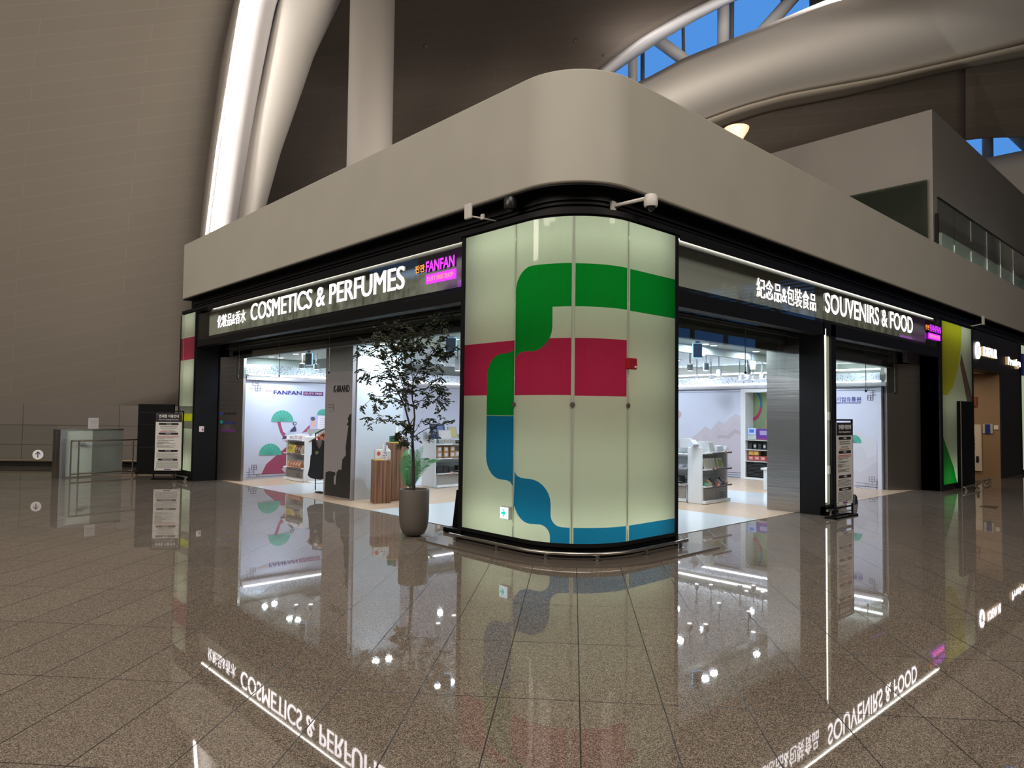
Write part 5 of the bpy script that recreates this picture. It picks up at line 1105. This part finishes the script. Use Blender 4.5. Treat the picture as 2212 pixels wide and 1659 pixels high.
# G4, G5 goods
item('white_carton','white carton with faint print on the side gondola top','box',G4,.62,.04,.83,(.26,.16,.13),(.70,.70,.72),None,(.62,.62,.66)); item('white_carton','low white carton with coloured dots on side gondola','box',G4,.75,-.05,.83,(.24,.1,.07),(.70,.68,.64),None,(.6,.5,.4))
item('white_carton','tall white carton beside the clear bagged goods','box',G4,.98,.06,.93,(.16,.14,.16),(.66,.66,.70))
for i in range(4): item('folded_cloth',('pink','pale blue','peach','light blue')[i]+' folded cloth on the side gondola middle shelf','cloth',G4,.52+i*.14,-.02,.595,(.12,.12,.03),((.6,.4,.45),(.6,.62,.7),(.7,.55,.5),(.5,.55,.7))[i],'folded pastel cloths on middle shelf')
item('black_box','black box with white emblem on side gondola lowest shelf','box',G4,.62,.0,.31,(.20,.14,.13),(.01,.01,.012),None,(.10,.09,.09)); item('black_box','second black box at right on side gondola lowest shelf','box',G4,.86,.0,.31,(.18,.14,.13),(.012,.01,.01),None,(.35,.35,.36))
price(G4,.72,.31); price(G4,.66,.83)
for i,(x,h_,d_) in enumerate(((.40,.20,.065),(.62,.13,-.044))):
    p = loc_w(G5,x,d_,.93 if i==0 else .875); t = thing('handbag',('larger' if i==0 else 'smaller, nearer')+' black handbag on the far gondola','handbag',p,G5.rotation_euler.z)
    MB().prism([(-.15,0,0),(.15,0,0),(.15,0,h_*.7),(.11,0,h_),(-.11,0,h_),(-.15,0,h_*.7)],(0,.10,0)).build('bag_body',mat('bag_black',(.012,.012,.014),.35),t); MB().prism([(-.155,-.008,h_*.45),(.155,-.008,h_*.45),(.11,-.008,h_*1.02),(-.11,-.008,h_*1.02)],(0,.01,0)).build('flap',mat('bag_black_soft',(.02,.02,.022),.5),t)
for i,(x,z) in enumerate(((.76,.93),(1.0,.93),(.87,.87),(1.11,.87))): item('white_carton',('left rear','right rear','left front','right front')[i]+' white crested carton on the far gondola','box',G5,x,.06-.08*(z<.9),z,(.22,.1,.17 if z>.9 else .12),(.62,.62,.70),'white crested cartons on far gondola',(.40,.40,.48))
# G6 goods
item('blue_pack','bright blue pack on the shelf beside right information stand','pack',G6,.70,.0,.59,(.10,.08,.17),(.02,.12,.5),None,None,shape='bag'); item('blue_pack','navy jar pack on lowest shelf beside right information stand','pack',G6,.70,.0,.30,(.12,.10,.14),(.01,.02,.10))
q = onZ(1848,1090)
tag(MB().prism([(q.x-.03,q.y,.006),(q.x+.12,q.y,.006),(q.x+.07,q.y,.13),(q.x+.01,q.y,.17)],(0,.06,0)).build('floor_bag',mat('bag_floor_black',(.012,.012,.014),.5)),'small black bag on the floor behind right information stand','bag')
# wall cabinet with goods
wc = thing('wall_cabinet','built-in white shelf cabinet with green glass top, right opening','cabinet',(15.6,8.1,0))
MB().box(15.88,15.9,6.9,8.55,0.4,2.12).build('back_panel',mat('cabinet_green',(.20,.26,.14),.3),wc,world=True)
for y0,y1 in ((8.49,8.55),(6.7,6.76)): MB().box(15.5,15.9,y0,y1,.01,2.14).build('side_panel',M_shw,wc,world=True)
MB().box(15.5,15.9,6.76,8.49,2.06,2.14).build('top_panel',M_shw,wc,world=True)
for z in (.45,.72,.95): MB().box(15.5,15.88,6.76,8.49,z-.025,z).build('shelf',mat('shelf_grey',(.42,.42,.42),.4),wc,world=True)
MB().box(15.5,15.88,6.76,8.49,.01,.06).build('plinth',M_shw,wc,world=True)
vb = MB().box(15.50,15.52,6.8,8.45,.08,.40).build('vent_door',M_blackm,wc,world=True)
mb = MB()
for k in range(9): mb.box(15.49,15.50,6.82,8.43,.10+k*.033,.112+k*.033)
o = mb.build('louvre',mat('louvre_dark',(.05,.05,.055),.4),wc,world=True); o.parent = vb
arcm = MB(); cY,cZ = 8.52,1.78
for k in range(12):
    a0,a1 = [math.radians(-100+k*15+d_) for d_ in (0,15)]
    f_ = lambda r,a: Vector((15.876,cY-.0-r*math.cos(a)*.28,cZ+r*math.sin(a)*.42)); arcm.prism([f_(.75,a0),f_(.95,a0),f_(.95,a1),f_(.75,a1)],(-.004,0,0),0 if k<6 else 1)
arcm.build('arc_graphic',[mat('arc_crimson',(.35,.02,.08),.4),mat('arc_teal',(.0,.15,.25),.4)],wc,world=True)
MB().box(15.86,15.876,8.05,8.18,1.18,1.42).build('framed_notice',mat('notice_tan',(.35,.28,.18),.4),wc,world=True)
def wi(name,label,y,z,dims,col,group=None,lab=None): 
    t = thing(name,label,'box',(15.56,y,z),-PI/2,group); W_,D_,H_ = dims; MB().rbox(-W_/2,W_/2,0,D_,0,H_,.004).build('pack_body',mat('prod_%02d%02d%02d'%tuple(int(c*99) for c in col),col,.45),t)
    if lab: MB().box(-W_*.3,W_*.3,-.002,0,H_*.3,H_*.8).build('printed_label',mat('lab_%02d%02d%02d'%tuple(int(c*99) for c in lab),lab,.5),t)
wi('cosmetic_box','white and blue box at top left of the wall cabinet',8.36,1.06,(.20,.15,.16),(.50,.60,.85),None,(.05,.15,.6)); wi('shelf_stack','grey stand under the white and blue box',8.36,.955,(.22,.15,.10),(.45,.5,.52))
wi('cosmetic_box','large purple box on top shelf of the wall cabinet',8.05,1.0,(.36,.12,.20),(.10,.02,.28),None,(.35,.3,.5)); wi('cosmetic_box','magenta box under the large purple box',8.05,.955,(.34,.15,.045),(.22,.02,.18))
for i in range(5): wi('black_pack',ORD[i]+' small black pack from the left, second cabinet shelf',8.40-i*.12,.725,(.09,.1,.13),(.015,.02,.022),'black packs in the wall cabinet',(.45,.42,.4) if i%2 else None)
for i in range(2): wi('yellow_box',('left','right')[i]+' yellow box standing on the lower cabinet shelf',8.38-i*.13,.58,(.125,.1,.10),(.62,.36,.08),'yellow boxes in the wall cabinet',(.7,.45,.15))
for i in range(4): wi('red_box',ORD[i]+' red patterned box from the left, lowest cabinet shelf',8.38-i*.15,.455,(.14,.13,.11),(.42,.08,.08),'red boxes in the wall cabinet',(.6,.35,.3))
tw = thing('white_counter','white counter end just visible beside the pale steel panel','counter',(12.35,6.5,0)); q = onZ(1649,1060)
MB().rbox(q.x,q.x+.5,q.y-.6,q.y,.01,.42,.006).build('counter_body',M_shw,tw,world=True); MB().rbox(q.x-.04,q.x+.52,q.y-.6,q.y+.04,.42,.46,.006).build('counter_top',M_shw,tw,world=True)

# ------------------------------------------------------------------ the potted tree
def tree():
    c = onZ(906,1160); k_ = .0056; t = thing('potted_tree','slender leafy tree in a tall rounded taupe pot before the shop','potted tree',(c.x,c.y,0))
    c = Vector((c.x,c.y+.12,0)); 
    D0 = Vector((c.x,c.y,0)).dot(FH); mpx = D0/FPX
    t.location = c; PM[t.name] = Matrix.Translation(c)
    R0 = 32*mpx; H0 = .565
    MB().lathe([(.06,0),(R0*.45,.004),(R0*.72,.03),(R0*.9,.10),(R0*.985,.20),(R0,.30),(R0*1.0,H0-.01),(R0*.985,H0),(R0*.88,H0),(R0*.87,H0-.05)],(0,0,0),48).build('pot',mat('pot_taupe',(.115,.10,.088),.55),t,smooth='auto')
    MB().lathe([(.001,H0-.045),(R0*.88,H0-.05)],(0,0,0),24).build('soil',MATS['soil_dark'],t)
    rnd = random.Random(11); s1 = mpx/3.19
    def P(x,y,w_=0): return RH*((x-722)*s1)+UZ*(H0-.02+(1240-y)*s1)+FH*w_
    br = MB()
    main = [((718,1255),.030),((714,1160),.027),((712,1060),.025),((708,980),.023),((702,900),.021)]
    br.tube([P(*p) for p,_ in main],[r*.82 for _,r in main],10)
    stems = [
     [(704,900,0),(690,820,-.02),(672,745,-.05),(652,670,-.06),(625,610,-.07),(598,560,-.08),(565,490,-.10),(535,420,-.1),(500,350,-.08),(470,260,-.05)],
     [(704,900,0),(706,820,.02),(712,740,.05),(704,670,.08),(690,610,.1),(682,540,.12),(700,470,.14),(735,400,.15),(790,320,.12),(850,220,.1)],
     [(690,610,.1),(700,520,.02),(690,430,0),(680,330,.05),(690,230,.05),(700,150,0)],
     [(652,670,-.06),(665,600,-.12),(640,520,-.15),(610,430,-.15),(590,330,-.1),(600,220,-.1),(560,160,-.1)],
     [(704,880,0),(712,850,-.05),(735,820,-.08),(755,780,-.1),(775,745,-.1)],
     [(704,880,0),(740,850,.05),(800,815,.06),(860,795,.05),(915,785,.05)],
     [(698,860,0),(660,810,-.1),(600,770,-.14),(540,755,-.16),(470,755,-.16)],
     [(640,640,-.06),(590,610,-.12),(520,600,-.16),(450,600,-.2),(400,650,-.2)],
     [(700,640,.05),(760,620,.1),(820,630,.12),(870,640,.12)],
     [(700,560,.1),(760,540,.15),(820,520,.18),(870,560,.2)],
     [(565,490,-.1),(510,470,-.12),(460,450,-.15),(405,435,-.15)],[(500,350,-.08),(450,330,-.1),(420,320,-.12),(372,318,-.12)],
     [(700,950,.0),(685,920,-.05),(665,905,-.1)],[(710,740,.05),(680,790,0),(640,830,-.08)],
     [(735,400,.15),(800,400,.2),(850,430,.2),(870,490,.2)],[(790,320,.12),(850,290,.15),(915,280,.15)],[(690,230,.05),(760,180,.08),(830,110,.08),(885,60,.1)],[(680,330,.05),(640,280,0),(560,240,-.05),(490,200,-.05)]]
    lf = MB(); ln = [0]
    def leaf(p,d_,L):
        d_ = d_.normalized(); sd = d_.cross(Vector((rnd.uniform(-1,1),rnd.uniform(-1,1),rnd.uniform(.2,1)))).normalized(); nn_ = sd.cross(d_)*.10*L; w_ = L*.20
        m_ = p+d_*L*.5
        lf.add([p,p+d_*L*.22+sd*w_*.75,m_+sd*w_,p+d_*L*.8+sd*w_*.6,p+d_*L,p+d_*L*.8-sd*w_*.6,m_-sd*w_,p+d_*L*.22-sd*w_*.75,m_+nn_],[(0,1,2,8),(8,2,3,4),(8,4,5,6),(0,8,6,7)]); ln[0] += 1
    def twig(p,d_,L,r,depth):
        n_ = 5; pts = [p]; dd_ = d_.normalized()
        for i in range(n_): dd_ = (dd_+Vector((rnd.gauss(0,.22),rnd.gauss(0,.22),rnd.gauss(-.03,.18)))).normalized(); pts.append(pts[-1]+dd_*L/n_)
        br.tube(pts,[r*(1-.7*i/n_) for i in range(n_+1)],5,cap=False)
        for i in range(1,n_+1):
            q = pts[i]
            if depth>0 and rnd.random()<.55: twig(q,(dd_+Vector((rnd.gauss(0,.8),rnd.gauss(0,.8),rnd.gauss(0,.6)))),L*.55,r*.6,depth-1)
            for sg in (-1,1):
                for rep in range(1 if rnd.random()<.75 else 0):
                    sd = dd_.cross(UZ); sd = sd.normalized() if sd.length>.01 else Vector((1,0,0)); leaf(q+Vector((rnd.gauss(0,.008),)*3),dd_*.6+sd*sg*.9+Vector((0,0,rnd.uniform(-.7,.1))),rnd.uniform(.038,.058))
    for si,st_ in enumerate(stems):
        pts = [P(x,y,w_*.9) for x,y,w_ in st_]; r0 = .014 if si<2 else .007; n_ = len(pts)
        br.tube(pts,[max(.0022,r0*(1-.85*i/(n_-1))) for i in range(n_)],7)
        for i in range(1,n_):
            y = st_[i][1]
            if si==0 and y>560: continue
            if si==1 and y>520: continue
            if si in (5,) and i<3: continue
            den = 2 if y<330 else 2
            if si==4: den = 0 if i<3 else 1
            if y<300: den = 5
            d0 = (pts[i]-pts[i-1]).normalized()
            for k in range(den):
                p = pts[i-1].lerp(pts[i],rnd.random()); twig(p,d0*.5+Vector((rnd.gauss(0,.7),rnd.gauss(0,.7),rnd.gauss(.0,.5))),rnd.uniform(.10,.22),.003,1)
        if si not in (4,): twig(pts[-1],pts[-1]-pts[-2],.12,.003,1)
    br.build('trunk_and_branches',mat('tree_bark',(.035,.022,.016),.7),t,smooth='auto')
    o = lf.build('foliage',mat('tree_leaf',(.018,.028,.009),.5),t); o['kind'] = 'stuff'
    pass
tree()
